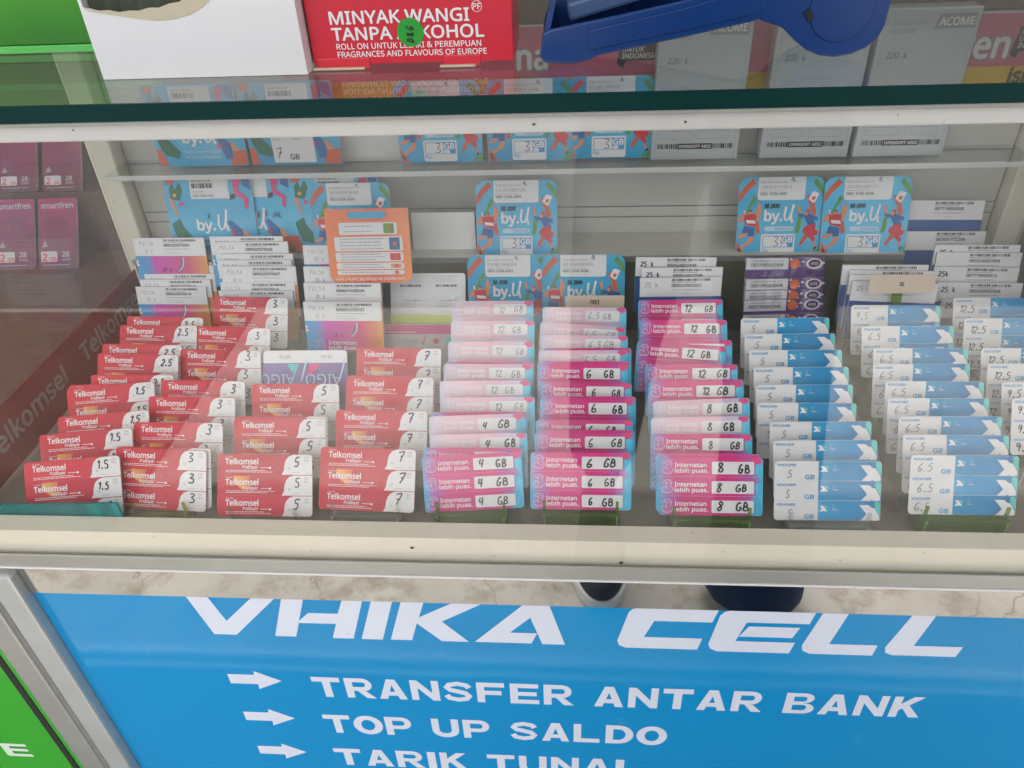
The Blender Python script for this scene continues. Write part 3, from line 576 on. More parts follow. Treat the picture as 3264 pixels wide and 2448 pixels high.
def tel_coupon(parent, k, val, seed):
    c = link('coupon', cached(('tel', k), lambda: Flat().poly(coupon_outline(k), M_RED, 0.00015).mesh('coupon')), parent)
    P = U(k)
    def bubble():
        f = Flat(); e = 0.0 if k else 0.02
        pts = [P(.997, .02), P(.80, .02), P(.755, .10), P(.722, .28), P(.708, .5), P(.70, .8), P(.678, .985), P(.997, .985)]
        if k == 0: pts = [P(.965, .015), P(.80, .02)] + pts[2:] + [P(.997, .16), P(.988, .06)]
        if k == 2: pts = pts[:-1] + [P(.965, .985), P(.988, .94), P(.997, .84)]
        return f.poly(pts, M_WHITE, 0.0003).mesh('value_bubble')
    link('value_bubble', cached(('telb', k), bubble), c)
    def let():
        f = Flat()
        x, z = P(.088, .49); f.text('Telkomsel', x, z, SH * .27, M_TXW, bold=.02, width=CW * .345)
        x, z = P(.09, .17); f.text('Voucher', x, z, SH * .085, M_TXW, width=CW * .08)
        x, z = P(.27, .70); f.text('PraBayar', x, z, SH * .155, M_TXW, bold=.012, width=CW * .16)
        x0, z0 = P(.09, .80); x1, _ = P(.62, .8); f.lines(x0, x1, [z0, z0 - SH * .075], SH * .028, M_TXW, seed=k)
        x0, z0 = P(.455, .665); x1, _ = P(.55, .665); f.rect(x0, z0, x1, z0 + SH * .025, M_TXW, 0.0004); f.disc(x1 + .0006, z0 + .0001, SH * .055, M_TXW, 0.0004, 10)
        x, z = P(.912, .21); f.text('GB/', x, z, SH * .105, M_GREY, width=CW * .05); x, z = P(.912, .36); f.text('Mnt', x, z, SH * .105, M_GREY, width=CW * .05)
        x, z = P(.745, .72); f.text('Rp', x, z, SH * .10, M_GREY, width=CW * .028)
        x, z = P(.79, .885); f.rect(x, z, x + CW * .085, z + SH * .03, M_LGREY, 0.0004); x, z = P(.93, .885); f.rect(x, z, x + CW * .03, z + SH * .03, M_LGREY, 0.0004)
        return f.mesh('lettering')
    link('lettering', cached(('tell', k), let), c)
    vk = seed % 6
    def hw():
        f = Flat(); x, z = P(.80 if len(val) == 1 else .765, .60); h = SH * (.46 if len(val) == 1 else .36)
        f.hand(val, x, z, h, .00125, M_PURP if vk % 3 else M_MARK, seed=hash_s(val) + k * 7 + vk)
        if val == '3': x, z = P(.545, .36); f.hand('X', x, z, SH * .12, .0006, M_PURP, seed=k + vk)
        return f.mesh('handwritten_value')
    link('handwritten_value', cached(('telh', k, val, vk), hw), c)
    if k:
        def perf():
            f = Flat(); x = -CW / 2 + .001; z = CH - k * SH
            while x < CW / 2 - .001: f.rect(x, z - .00009, x + .0007, z + .00009, M_GREY, 0.00032); x += .0015
            return f.mesh('perforation')
        link('perforation', cached(('perf', k), perf), c)
    if k == 1:
        def sunp():
            f = Flat(); cx, cz = P(.345, .05); r = CW * .17
            pts = [(cx, cz)] + [(cx + r * math.cos(R_(a)), cz + r * .92 * math.sin(R_(a))) for a in range(180, 262, 8)]
            return f.poly(pts, M_SUN, 0.00025).mesh('sun_print')
        link('sun_print', cached('sunp', sunp), c)
def hash_s(s): return sum((i + 3) * ord(ch) for i, ch in enumerate(s))
THREE = [(.05, .78), (.35, .98), (.72, .98), (.92, .80), (.84, .62), (.72, .55), (.95, .42), (.98, .22), (.80, .04), (.48, 0), (.16, .06), (.02, .22), (.05, .40), (.22, .50), (.40, .42), (.42, .30), (.50, .34), (.46, .50), (.40, .58), (.52, .66), (.50, .74), (.30, .74)]
def pink_coupon(parent, k, val, seed, pale, pencil):
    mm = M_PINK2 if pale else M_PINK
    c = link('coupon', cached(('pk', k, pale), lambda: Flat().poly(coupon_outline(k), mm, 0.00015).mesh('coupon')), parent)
    P = U(k)
    def art():
        f = Flat()
        if k == 0: f.poly([P(.895, .02), P(.965, .02), P(.99, .10), P(.985, .26), P(.95, .34), P(.905, .28), P(.885, .14)], M_FPINK, 0.00025)
        f.poly([P(.925, .36), P(.975, .34), P(.995, .45), P(.995, .95), P(.95, .97), P(.93, .7)], M_CYAN, 0.00022)
        return f.mesh('artwork')
    link('artwork', cached(('pka', k), art), c)
    def pan():
        x0, z1 = P(.512, .22); x1, z0 = P(.915, .86); return Flat().rrect(x0, z0, x1, z1, .0011, M_WHITE, 0.0003).mesh('value_panel')
    link('value_panel', cached(('pkp', k), pan), c)
    def let():
        f = Flat(); x0, z0 = P(.032, .86); sx, sz = CW * .108, SH * .70
        f.stroke([(x0 + a * sx, z0 + b * sz) for a, b in THREE], .00034, M_TXW, 0.0004, closed=True)
        f.stroke([(x0 + (.2 + a * .6) * sx, z0 + (.06 + b * .3) * sz) for a, b in ((0, .4), (.2, .1), (.5, .3), (.8, .1), (1, .6), (.7, .9))], .00022, M_TXW, 0.0004)
        f.stroke([(x0 + (.3 + a * .5) * sx, z0 + (.68 + b * .22) * sz) for a, b in ((0, .4), (.4, .8), (.9, .7), (1, .2), (.7, 0))], .00022, M_TXW, 0.0004)
        x, z = P(.158, .50); f.text('Internetan', x, z, SH * .215, M_TXW, bold=.018, width=CW * .305)
        x, z = P(.158, .79); f.text('lebih puas.', x, z, SH * .215, M_TXW, bold=.018, width=CW * .32)
        x, z = P(.952, .80); f.text('tri.co.id', x, z, SH * .07, M_PILL, rot=R_(90))
        return f.mesh('lettering')
    link('lettering', cached(('pkl', k), let), c)
    vk = seed % 7
    def hw():
        f = Flat(); nums = val; x, z = P(.56 if len(val) < 3 else .535, .78); h = SH * (.42 if not pencil else .40)
        wd, m = (.00058, M_PENCIL) if pencil else (.00125, M_MARK)
        f.hand(nums, x, z + SH * .02, h, wd, m, seed=vk + k * 11 + hash_s(val)); x, z = P(.745 + .012 * (vk - 3), .76); f.hand('GB', x, z, h * .93, wd, m, seed=vk * 5 + k, gap=.78)
        return f.mesh('handwritten_value')
    link('handwritten_value', cached(('pkh', k, val, vk, pencil), hw), c)
    if k:
        def perf():
            f = Flat(); x = -CW / 2 + .001; z = CH - k * SH
            while x < CW / 2 - .001: f.rect(x, z - .00008, x + .0011, z + .00008, M_TXW, 0.00032); x += .0021
            return f.mesh('perforation')
        link('perforation', cached(('perfp', k), perf), c)
def x_coupon(parent, k, val, seed, marker):
    c = link('coupon', cached(('x', k), lambda: Flat().poly(coupon_outline(k), M_WHITE, 0.00015).mesh('coupon')), parent)
    P = U(k)
    def field():
        f = Flat(); pts = [P(.415, .012), P(.965, .012), P(.99, .1), P(.998, .2), P(.998, .985), P(.415, .985)]
        if k: pts = [P(.415, .012), P(.998, .012), P(.998, .985), P(.415, .985)]
        if k == 2: pts = [P(.415, .012), P(.998, .012), P(.998, .85), P(.985, .95), P(.96, .99), P(.415, .99)]
        f.poly(pts, M_XBLUE, 0.00025)
        f.poly([P(.77, .985), P(.80, .21), P(.872, .67), P(.815, .985)], M_NAVY if False else M_XBLUE, 0.00028)
        return f.mesh('blue_field')
    link('blue_field', cached(('xf', k), field), c)
    def art():
        f = Flat()
        f.poly([P(.80, .205), P(.885, .205), P(.925, .37), P(.943, .355), P(.990, .76), P(.993, .95), P(.985, .985), P(.93, .985), P(.915, .93), P(.902, .985), P(.815, .985), P(.872, .67)], M_WHITE, 0.00034)
        f.poly([P(.947, .03), P(.985, .06), P(.997, .16), P(.997, .74), P(.972, .56), P(.953, .38), P(.943, .2)], M_TEAL, 0.00038)
        f.poly([P(.432, .25), P(.462, .25), P(.486, .40), P(.503, .535), P(.478, .535), P(.470, .50), P(.462, .535), P(.428, .535), P(.452, .41)], M_TXW, 0.00034)
        f.poly([P(.468, .25), P(.50, .25), P(.515, .40), P(.488, .38)], M_TEAL, 0.00034)
        return f.mesh('emblem')
    link('emblem', cached(('xa', k), art), c)
    def let():
        f = Flat(); x, z = P(.024, .255); f.text('VOUCHER', x, z, SH * .115, M_XTXT, bold=.03, width=CW * .178)
        x, z = P(.288, .905); f.text('GB', x, z, SH * .205, M_XTXT, bold=.03, width=CW * .088)
        for q, s in enumerate(('we', 'are', 'more')): x, z = P(.55, .25 + .115 * q); f.text(s, x, z, SH * (.06 if q < 2 else .075), M_PILL if q < 2 else M_TXW, bold=.01 if q == 2 else 0)
        return f.mesh('lettering')
    link('lettering', cached(('xl', k), let), c)
    vk = seed % 7
    def hw():
        f = Flat(); x, z = P(.12 if len(val) == 1 else .06, .84 - .03 * (vk % 2)); f.hand(val, x, z, SH * (.40 if not marker else .42), 0.0009 if marker else .0006, M_MARK if marker else M_PENCIL, seed=vk * 3 + k + hash_s(val))
        return f.mesh('handwritten_value')
    link('handwritten_value', cached(('xh', k, val, vk, marker), hw), c)
    if k:
        def perf():
            f = Flat(); x = -CW / 2 + .001; z = CH - k * SH
            while x < CW / 2 - .001: f.rect(x, z - .00008, x + .0009, z + .00008, M_LGREY if x < -CW * .09 else M_NAVY, 0.00032); x += .0019
            return f.mesh('perforation')
        link('perforation', cached(('perfx', k), perf), c)

SEED = [0]
def voucher(kind, val, top, yaw, lean, label, group, roll=0.0, **kw):
    SEED[0] += 1; setk(kind)
    r = link('voucher_card', blank({'tel': M_RED, 'pink': M_PINK, 'x': M_WHITE}[kind]))
    tag(r, label, 'voucher card', group)
    for k in range(3):
        if kind == 'tel': tel_coupon(r, k, val, SEED[0] * 5 + 1)
        elif kind == 'pink': pink_coupon(r, k, val, SEED[0] * 3, kw.get('pale', False), kw.get('pencil', False))
        else: x_coupon(r, k, val, SEED[0] * 7, kw.get('marker', False))
    stand_up(r, top, yaw, lean, CH, roll); return r

COLS = {
 'A': [(-0.4307, 0.0594, 0.6996, 6.3), (-0.4329, 0.0911, 0.7046, 6.2), (-0.4261, 0.1128, 0.708, 6.5), (-0.4357, 0.1492, 0.7138, 5.9), (-0.4199, 0.163, 0.716, -0.5), (-0.4262, 0.1918, 0.7206, -1.1), (-0.4277, 0.2062, 0.7228, -1.2), (-0.4223, 0.2352, 0.7274, -1.6), (-0.4206, 0.2484, 0.7295, -2.1)],
 'B': [(-0.355, 0.072, 0.7016, -2.4), (-0.3513, 0.1027, 0.7064, -0.6), (-0.3501, 0.1343, 0.7114, -0.9), (-0.3471, 0.1556, 0.7148, -1.7), (-0.3442, 0.1985, 0.7216, -2.6), (-0.3441, 0.2321, 0.7269, -2.8), (-0.3386, 0.2803, 0.7346, -3.8)],
 'C': [(-0.2609, 0.0674, 0.7009, 0.6), (-0.2591, 0.1088, 0.7074, 1.3), (-0.2563, 0.152, 0.7143, 0.4)],
 'D': [(-0.1718, 0.0753, 0.7021, -2.0), (-0.1681, 0.119, 0.709, -1.0), (-0.1679, 0.1611, 0.7157, -1.4), (-0.1659, 0.2012, 0.722, -0.8)],
 'E': [(-0.082, 0.0672, 0.7038, 4.1), (-0.0779, 0.0898, 0.7074, 2.4), (-0.082, 0.1115, 0.7108, 3.2), (-0.0732, 0.133, 0.7142, 1.2), (-0.0777, 0.1538, 0.7175, 0.7), (-0.0767, 0.1758, 0.721, 0.6), (-0.076, 0.2067, 0.7259, 0.1), (-0.0768, 0.2373, 0.7308, -0.7), (-0.0792, 0.2685, 0.7357, -0.3)],
 'F': [(0.0094, 0.0703, 0.7043, 0.4), (0.0121, 0.0922, 0.7078, 0.0), (0.0129, 0.1066, 0.7101, -0.1), (0.0158, 0.1314, 0.714, 0.8), (0.0141, 0.152, 0.7173, 0.0), (0.0119, 0.1757, 0.721, 0.2), (0.0123, 0.1947, 0.724, 0.1), (0.0138, 0.2159, 0.7274, -0.5), (0.0129, 0.2319, 0.7299, -0.7), (0.0146, 0.2579, 0.734, -0.6)],
 'G': [(0.1146, 0.0632, 0.7067, 0.0), (0.1099, 0.0882, 0.7106, -0.4), (0.1113, 0.1074, 0.7137, 3.2), (0.1146, 0.1279, 0.7169, 3.2), (0.1119, 0.1497, 0.7204, 0.8), (0.1106, 0.1718, 0.7239, 0.6), (0.105, 0.1997, 0.7283, -0.4), (0.1097, 0.2338, 0.7337, -0.1), (0.11, 0.2646, 0.7386, -0.3)],
 'H': [(0.2071, 0.0609, 0.7063, 0.5), (0.2095, 0.0826, 0.7098, 1.1), (0.2106, 0.1031, 0.713, 1.3), (0.2039, 0.1245, 0.7164, 0.9), (0.2063, 0.1465, 0.7199, 0.8), (0.208, 0.1687, 0.7234, 0.7), (0.2077, 0.1913, 0.727, 0.6), (0.2069, 0.2138, 0.7305, 0.9), (0.2069, 0.2366, 0.7342, 0.8)],
 'I': [(0.3152, 0.0682, 0.7075, 0.7), (0.3156, 0.0898, 0.7109, 0.3), (0.3182, 0.1103, 0.7141, 0.6), (0.3152, 0.131, 0.7174, 0.0), (0.3187, 0.1514, 0.7207, 0.4), (0.3143, 0.1732, 0.7241, 0.2), (0.32, 0.1939, 0.7274, 0.1), (0.3176, 0.2245, 0.7322, -0.1), (0.3156, 0.2553, 0.7371, -0.3)],
 'J': [(0.4176, 0.1318, 0.7175, 0.5), (0.4168, 0.1515, 0.7207, 0.4), (0.4133, 0.1739, 0.7242, 0.2), (0.415, 0.194, 0.7274, 0.1), (0.4147, 0.2354, 0.734, -0.1), (0.4152, 0.266, 0.7388, -0.3)]}
VAL = {'A': ['1.5'] * 4 + ['2.5'] * 5, 'B': ['3'] * 7, 'C': ['5'] * 3, 'D': ['7'] * 4, 'E': ['4'] * 3 + ['12'] * 6, 'F': ['6'] * 6 + ['6.5'] * 4,
       'G': ['8'] * 4 + ['12'] * 5, 'H': ['5'] * 9, 'I': ['6.5'] * 8 + ['9.5'], 'J': ['9.5'] * 2 + ['12.5'] * 4}
WHERE = {'A': 'the leftmost red column', 'B': 'the red column of threes', 'C': 'the red column of fives', 'D': 'the red column of sevens', 'E': 'the left pink column',
         'F': 'the middle pink column', 'G': 'the right pink column', 'H': 'the blue column of fives', 'I': 'the blue 6.5 column', 'J': 'the rightmost blue column'}
GRP = {'tel': 'red vouchers in tiered stands', 'pink': 'pink vouchers in tiered stands', 'x': 'white and blue vouchers in tiered stands'}
KIND = {c: 'tel' for c in 'ABCD'}; KIND.update({c: 'pink' for c in 'EFG'}); KIND.update({c: 'x' for c in 'HIJ'})
WORD = {'tel': 'red and white voucher handwritten', 'pink': 'pink voucher handwritten', 'x': 'white and blue voucher handwritten'}
rnd = random.Random(4)
LEANC = {'A': 38, 'B': 32, 'C': 33, 'D': 39, 'E': 33, 'F': 34, 'G': 34, 'H': 33, 'I': 31, 'J': 31}
for c, l in COLS.items():
    kd = KIND[c]
    for i, (x, y, z, yaw) in enumerate(l):
        lean = LEANC[c] - (3 if c == 'A' and i > 3 else 0) + rnd.uniform(-3, 3); v = VAL[c][i]
        kw = {}
        roll = 0.0
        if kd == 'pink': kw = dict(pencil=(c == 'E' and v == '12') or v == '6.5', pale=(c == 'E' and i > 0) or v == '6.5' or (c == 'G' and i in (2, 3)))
        roll = rnd.uniform(-0.7, 0.7)
        if (c, i) == ('E', 0): roll = -1.5
        if c == 'A' and i < 4: roll = -1.6 + rnd.uniform(-.4, .4)
        if (c, i) == ('F', 8): roll = 4.5
        if (c, i) == ('G', 6): roll = 4.0
        if kd == 'x': kw = dict(marker=(c == 'J'))
        voucher(kd, v, (x, y, z), yaw, lean, f'{WORD[kd]} {v}, {ordn(i)} in {WHERE[c]}', GRP[kd], roll, **kw)
# doubled cards peeking out behind the one in front
for c, i, dx, dy, dz, yw, txt in (('B', 0, .0022, .0026, -.0004, -1.0, 'first'), ('C', 1, .0012, .0026, .0004, 0.6, 'second'), ('E', 0, .0008, .0052, .0026, 0.8, 'first'), ('E', 2, .0026, .004, .0004, 1.0, 'third'),
        ('F', 1, .0016, .003, .0004, 0.2, 'second'), ('F', 3, .0012, .0035, .0005, 0.2, 'fourth'), ('F', 5, .0030, .004, .0006, 0.4, 'sixth'), ('F', 6, .0040, .004, .0000, 0.4, 'seventh'), ('G', 0, -.0018, .003, .0012, 0.3, 'first'),
        ('G', 4, .0014, .003, .0004, 0.3, 'fifth'), ('G', 6, .0052, .004, .0016, -0.2, 'seventh'), ('E', 5, .0014, .003, .0003, 0.3, 'sixth'), ('D', 2, .0008, .0026, -.0003, -0.9, 'third'), ('A', 3, .0006, .0026, -.0003, 4.2, 'fourth')):
    x, y, z, yaw = COLS[c][i]; kd = KIND[c]; v = VAL[c][i]
    voucher(kd, v, (x + dx, y + dy, z + dz), yw, LEANC[c], f'spare {"red" if kd == "tel" else "pink"} voucher tucked behind the {txt} card in {WHERE[c]}', GRP[kd])

# ------------------------------------------------------------------ acrylic tier stands
AC = {'green': glass('green_acrylic', (0.62, 0.78, 0.42), 0.05, dust=0.55, dcol=(0.22, 0.34, 0.08)), 'clear': glass('clear_acrylic', (0.92, 0.95, 0.92), 0.06, dust=0.12),
      'teal': glass('teal_acrylic', (0.12, 0.60, 0.60), 0.05, dust=0.9, dcol=(0.02, 0.36, 0.36)), 'olive': glass('olive_acrylic', (0.75, 0.75, 0.35), 0.05, dust=0.5, dcol=(0.42, 0.40, 0.10))}
ACE = {'green': mat('green_acrylic_edge', (0.20, 0.36, 0.10), 0.2, coat=0.5), 'clear': mat('clear_acrylic_edge', (0.42, 0.46, 0.42), 0.2, coat=0.5),
       'teal': mat('teal_acrylic_edge', (0.02, 0.33, 0.34), 0.2, coat=0.5), 'olive': mat('olive_acrylic_edge', (0.34, 0.34, 0.08), 0.2, coat=0.5)}
def stand(c, col, width, label, hook=0.0165):
    setk(KIND[c]); l = COLS[c]; x0 = sum(q[0] for q in l) / len(l); L = R_(LEANC[c])
    bs = [(q[0], q[1] - CH * math.sin(L), q[2] - CH * math.cos(L)) for q in l]
    y0 = bs[0][1] - 0.006; y1 = bs[-1][1] + 0.016; xf, zf = bs[0][0], bs[0][2]
    sl = (bs[-1][2] - bs[0][2]) / (bs[-1][1] - bs[0][1])
    r = tag(empty('acrylic_stand', (xf, y0, ZF)), label, 'card stand', 'tiered acrylic stands on the case floor')
    yaw = R_(l[0][3]) if c == 'A' else 0.0
    t = .0022; h = width / 2
    def zt(y): return max(0.0012, zf + sl * (y - bs[0][1]) - ZF - 0.0030)
    n = 2; ys = [y0, y1]
    v = []
    for y in ys:
        for xx in (-h, h):
            xs = xx + (0 if y == y0 else (l[-1][0] - l[0][0]))
            v += [(xs, y - y0, zt(y)), (xs, y - y0, zt(y) + t)]
    ramp = me_from('ramp', v, [(0, 4, 6, 2), (1, 3, 7, 5), (0, 2, 3, 1), (4, 5, 7, 6), (0, 1, 5, 4), (2, 6, 7, 3)], [AC[col]])
    link('ramp', ramp, r)
    if c != 'A': box('front_plate', (-h, -0.0032, 0.0004), (h, -0.0006, zt(y0) + t + 0.004), AC[col], r)
    for s in (-1, 1):
        if c == 'A': continue
        box('hook', (s * (h - .002) - .0012, 0.0012, zt(y0) + t + .0002), (s * (h - .002) + .0012, 0.0036, zt(y0) + hook), AC[col], r, 0.0003)
        box('hook_edge', (s * (h - .002) - .0009, -0.0044, 0.001), (s * (h - .002) + .0009, -0.0034, zt(y0) + .0055), ACE[col], r)
        dx = l[-1][0] - l[0][0]
        sv = []
        for y, xx in ((y0, s * h), (y1, s * h + dx)):
            for ddx in (0, -s * .0018): sv += [(xx + ddx, y - y0 + .0005, 0.0006), (xx + ddx, y - y0 + .0005, zt(y) - .0004)]
        link('side_wall', me_from('side_wall', sv, [(0, 2, 3, 1), (4, 5, 7, 6), (0, 1, 5, 4), (2, 6, 7, 3), (1, 3, 7, 5), (0, 4, 6, 2)], [AC[col]]), r)
    for q in bs[1:]:
        box('tier_bar', (q[0] - xf - h + .002, q[1] - y0 - .0042, zt(q[1]) + t + .0002), (q[0] - xf + h - .002, q[1] - y0 - .0022, zt(q[1]) + t + .006), AC[col], r)
    if c == 'A':
        o = box('front_lip', (-0.054, 0.0, 0.0006), (0.056, 0.0026, 0.0330), AC['teal'], r, 0.0005); o.rotation_euler = (0, R_(-2.2), 0); o.location = (0, 0, .0022)
    return r
stand('A', 'teal', .060, 'teal acrylic stand under the red 1.5 and 2.5 vouchers')
stand('B', 'olive', .050, 'yellow green acrylic stand under the red column of threes')
stand('C', 'clear', .060, 'clear acrylic stand under the red column of fives')
stand('D', 'clear', .060, 'clear acrylic stand under the red column of sevens')
stand('E', 'green', .060, 'green acrylic stand under the left pink column')
stand('F', 'green', .064, 'green acrylic stand under the middle pink column')
stand('G', 'green', .064, 'green acrylic stand under the right pink column')
stand('H', 'clear', .064, 'clear acrylic stand under the blue column of fives')
stand('I', 'green', .066, 'green acrylic stand under the blue column by the XL note')
stand('J', 'clear', .064, 'clear acrylic stand under the blue column at the right edge')

# ------------------------------------------------------------------ starter packs
setk('tel')
def pack(name, key, wd, h, t, front, pts=None):
    return link(name, cached((name, key, wd, h), lambda: slab(name, pts or rr_pts(-wd / 2, 0, wd / 2, h, .0012, 3), t, front, M_EDGE)))
TW, TH = 0.0835, 0.0560
def tri_pack(top, yaw, lean, number, label, roll=0.0):
    """credit starter pack: white number label over a sunset print"""
    r = pack('starter_pack', 'tri', TW, TH, .0012, M_TRI); tag(r, label, 'starter pack', 'sunset printed starter packs with pencil prices')
    zl = TH * .635
    lb = link('number_label', cached('tril', lambda: Flat().rect(-TW / 2 + .0002, zl, TW / 2 - .0002, TH - .0002, M_PAPER, .0003).mesh('number_label')), r)
    def bar(): 
        f = Flat(); f.bars(-.0065, TH - .0042, .032, TH - .0018, M_INK, 3, .00045, .00045); f.lines(-.0065, .025, [TH - .0056], .0005, M_GREY, 2, .00045); f.lines(-.0065, .026, [zl + .0075], .0007, M_GREY, 4, .00045); f.lines(-.0065, .016, [zl + .0042, zl + .0022], .0006, M_LGREY, 5, .00045)
        f.stroke([(-TW * .47, zl + .002), (-TW * .10, zl + .002), (-TW * .10, TH - .002), (-TW * .47, TH - .002)], .00018, M_LGREY, .00045, closed=True); return f.mesh('barcode')
    link('barcode', cached('trib', bar), lb)
    link('phone_number', Flat().text(number, -.0065, TH - .0098, .0029, M_INK, .00045, bold=.03, width=.0300).mesh('phone_number'), lb)
    sd_ = hash_s(number) % 5
    link('handwritten_price', cached(('trih', sd_), lambda: Flat().hand('PULSA', -.036, TH - .0085, .0043, .00032, M_PENCIL, sd_, .00045, gap=.85).hand('10 k', -.030, zl + .0035, .0042, .00032, M_PENCIL, sd_ + 9, .00045).mesh('handwritten_price')), lb)
    def art():
        f = Flat(); f.poly([(-TW / 2 + .0003, zl - .004), (-TW / 2 + .003, zl - .0065), (-TW / 2 + .0012, zl - .008), (-TW / 2 + .004, zl - .011), (-TW / 2 + .0003, zl - .012)], M_TXW, .0003)
        arc = [(.004 + .010 * math.cos(R_(a)), zl - .004 + .013 * math.sin(R_(a))) for a in range(-75, 40, 12)]
        arc = [p for p in arc if p[1] < zl - .0002]
        f.stroke(arc, .0016, M_PILL, .0003); f.stroke([(p[0] - .0012, p[1]) for p in arc], .0012, M_NAVY, .00034)
        f.stroke([(-.033 + a * .011, .003 + b * .012) for a, b in THREE], .0003, M_TXW, .0004, closed=True)
        f.text('Internetan', -.018, .0098, .0042, M_TXW, .0004, bold=.018, width=.030); f.text('lebih puas.', -.018, .0042, .0042, M_TXW, .0004, bold=.018, width=.031)
        f.hand('28 k', -.012, .018, .0040, .0005, M_MARK, 3, .0004); return f.mesh('artwork')
    link('artwork', cached('tria', art), r)
    stand_up(r, top, yaw, lean, TH, roll); return r
KK = [(-0.4531, 0.33, 0.7205), (-0.4479, 0.335, 0.7272), (-0.4437, 0.34, 0.7315), (-0.4449, 0.345, 0.7396), (-0.4472, 0.3485, 0.7419), (-0.4505, 0.353, 0.7700)]
LL = [(-0.3409, 0.3, 0.7315), (-0.3392, 0.306, 0.7387), (-0.3366, 0.312, 0.7547), (-0.3436, 0.322, 0.7571), (-0.3433, 0.329, 0.7612), (-0.3496, 0.338, 0.7713), (-0.3561, 0.344, 0.775)]
MM = [(-0.2374, 0.27, 0.7344), (-0.2403, 0.29, 0.7458), (-0.2425, 0.305, 0.7574), (-0.2439, 0.320, 0.7750)]
for l, nums, wh in ((KK, ('0895329376514', '0895329376519', '089601928530', '089601928529', '0895329376502', '0895329376501'), 'left stack'),
                    (LL, ('0895329376498', '0895329376516', '0895329376507', '0895329376515', '0895329376518', '0895329376520', '0895329376521'), 'middle stack'),
                    (MM, ('089601928537', '089601928539', '089601928541', '089601928544'), 'stack under the orange leaflet')):
    for i, (p, nm) in enumerate(zip(l, nums)):
        tri_pack(p, -0.6, 17, nm, f'sunset printed starter pack {nm}, {ordn(i)} in the {wh}')

XW, XH = 0.0835, 0.0600
def xl_pack(top, yaw, lean, number, price, label, roll=0.0, pencil=False):
    r = pack('starter_pack', 'xl', XW, XH, .0012, M_XLB); tag(r, label, 'starter pack', 'white labelled blue starter packs')
    zl = XH * .66
    lb = link('number_label', cached('xll', lambda: Flat().rect(-XW / 2 + .0002, zl, XW / 2 - .0002, XH - .0002, M_PAPER, .0003).mesh('number_label')), r)
    def bar():
        f = Flat(); f.bars(-.009, XH - .0042, .030, XH - .0016, M_INK, 8, .00045, .00045); f.lines(-.009, .024, [XH - .0058], .0008, M_GREY, 2, .00045); f.lines(-.009, .022, [zl + .0068], .0007, M_GREY, 4, .00045); f.text('12411', .002, zl + .0025, .0016, M_GREY, .00045); return f.mesh('barcode')
    link('barcode', cached('xlb', bar), lb)
    link('phone_number', Flat().text(number, -.009, XH - .0102, .0030, M_INK, .00045, bold=.025, width=.0300).mesh('phone_number'), lb)
    if price:
        link('handwritten_price', cached(('xlh', price, pencil), lambda: Flat().hand(price, -.038, XH - .0105, .0056, .0004 if pencil else .0009, M_PENCIL if pencil else M_MARK, 2, .00045).mesh('handwritten_price')), lb)
    stand_up(r, top, yaw, lean, XH, roll); return r
RR = [((0.4165, 0.29, 0.7237), '085924002910', '25k', 1.2), ((0.4127, 0.3, 0.7371), '085924002908', '25 k', 1.0), ((0.4111, 0.312, 0.7485), '087718950012', '25k', 1.2), ((0.4144, 0.322, 0.7598), '085924002909', '', 0.8), ((0.4129, 0.327, 0.7657), '085924002907', '25 k', 0.2),
      ((0.3990, 0.3700, 0.7610), '087831772296', '', 0.4), ((0.3960, 0.386, 0.7890), '087718950005', '', 0.6)]
for i, (p, n, pr, rl) in enumerate(RR): xl_pack(p, -0.5, 16, n, pr, f'white labelled blue starter pack numbered {n}, {ordn(i)} in the right stack', rl)
SS = [((0.3216, 0.282, 0.7479), '085924002911', '25', 2.4), ((0.3196, 0.2875, 0.7525), '085924002914', '', 1.6), ((0.3203, 0.293, 0.7550), '085924002915', '25 k', 1.0), ((0.3149, 0.2985, 0.7585), '085924002916', '', 0.2)]
for i, (p, n, pr, rl) in enumerate(SS): xl_pack(p, -0.5, 16, n, pr, f'blue starter pack with white label behind the cream XL note, {ordn(i)} of four', rl, pencil=(i == 0))
QQ = [((0.1138, 0.3, 0.7451), '085924002921', '25 k', -0.6), ((0.1159, 0.31, 0.7512), '085924002898', '25 k', -0.2), ((0.1103, 0.32, 0.7580), '085924002899', '25 k', 0.8)]
for i, (p, n, pr, rl) in enumerate(QQ): xl_pack(p, 0, 16, n, pr, f'white labelled blue starter pack above the right pink column, {("front", "middle", "rear")[i]} of three', rl, pencil=(i == 0))

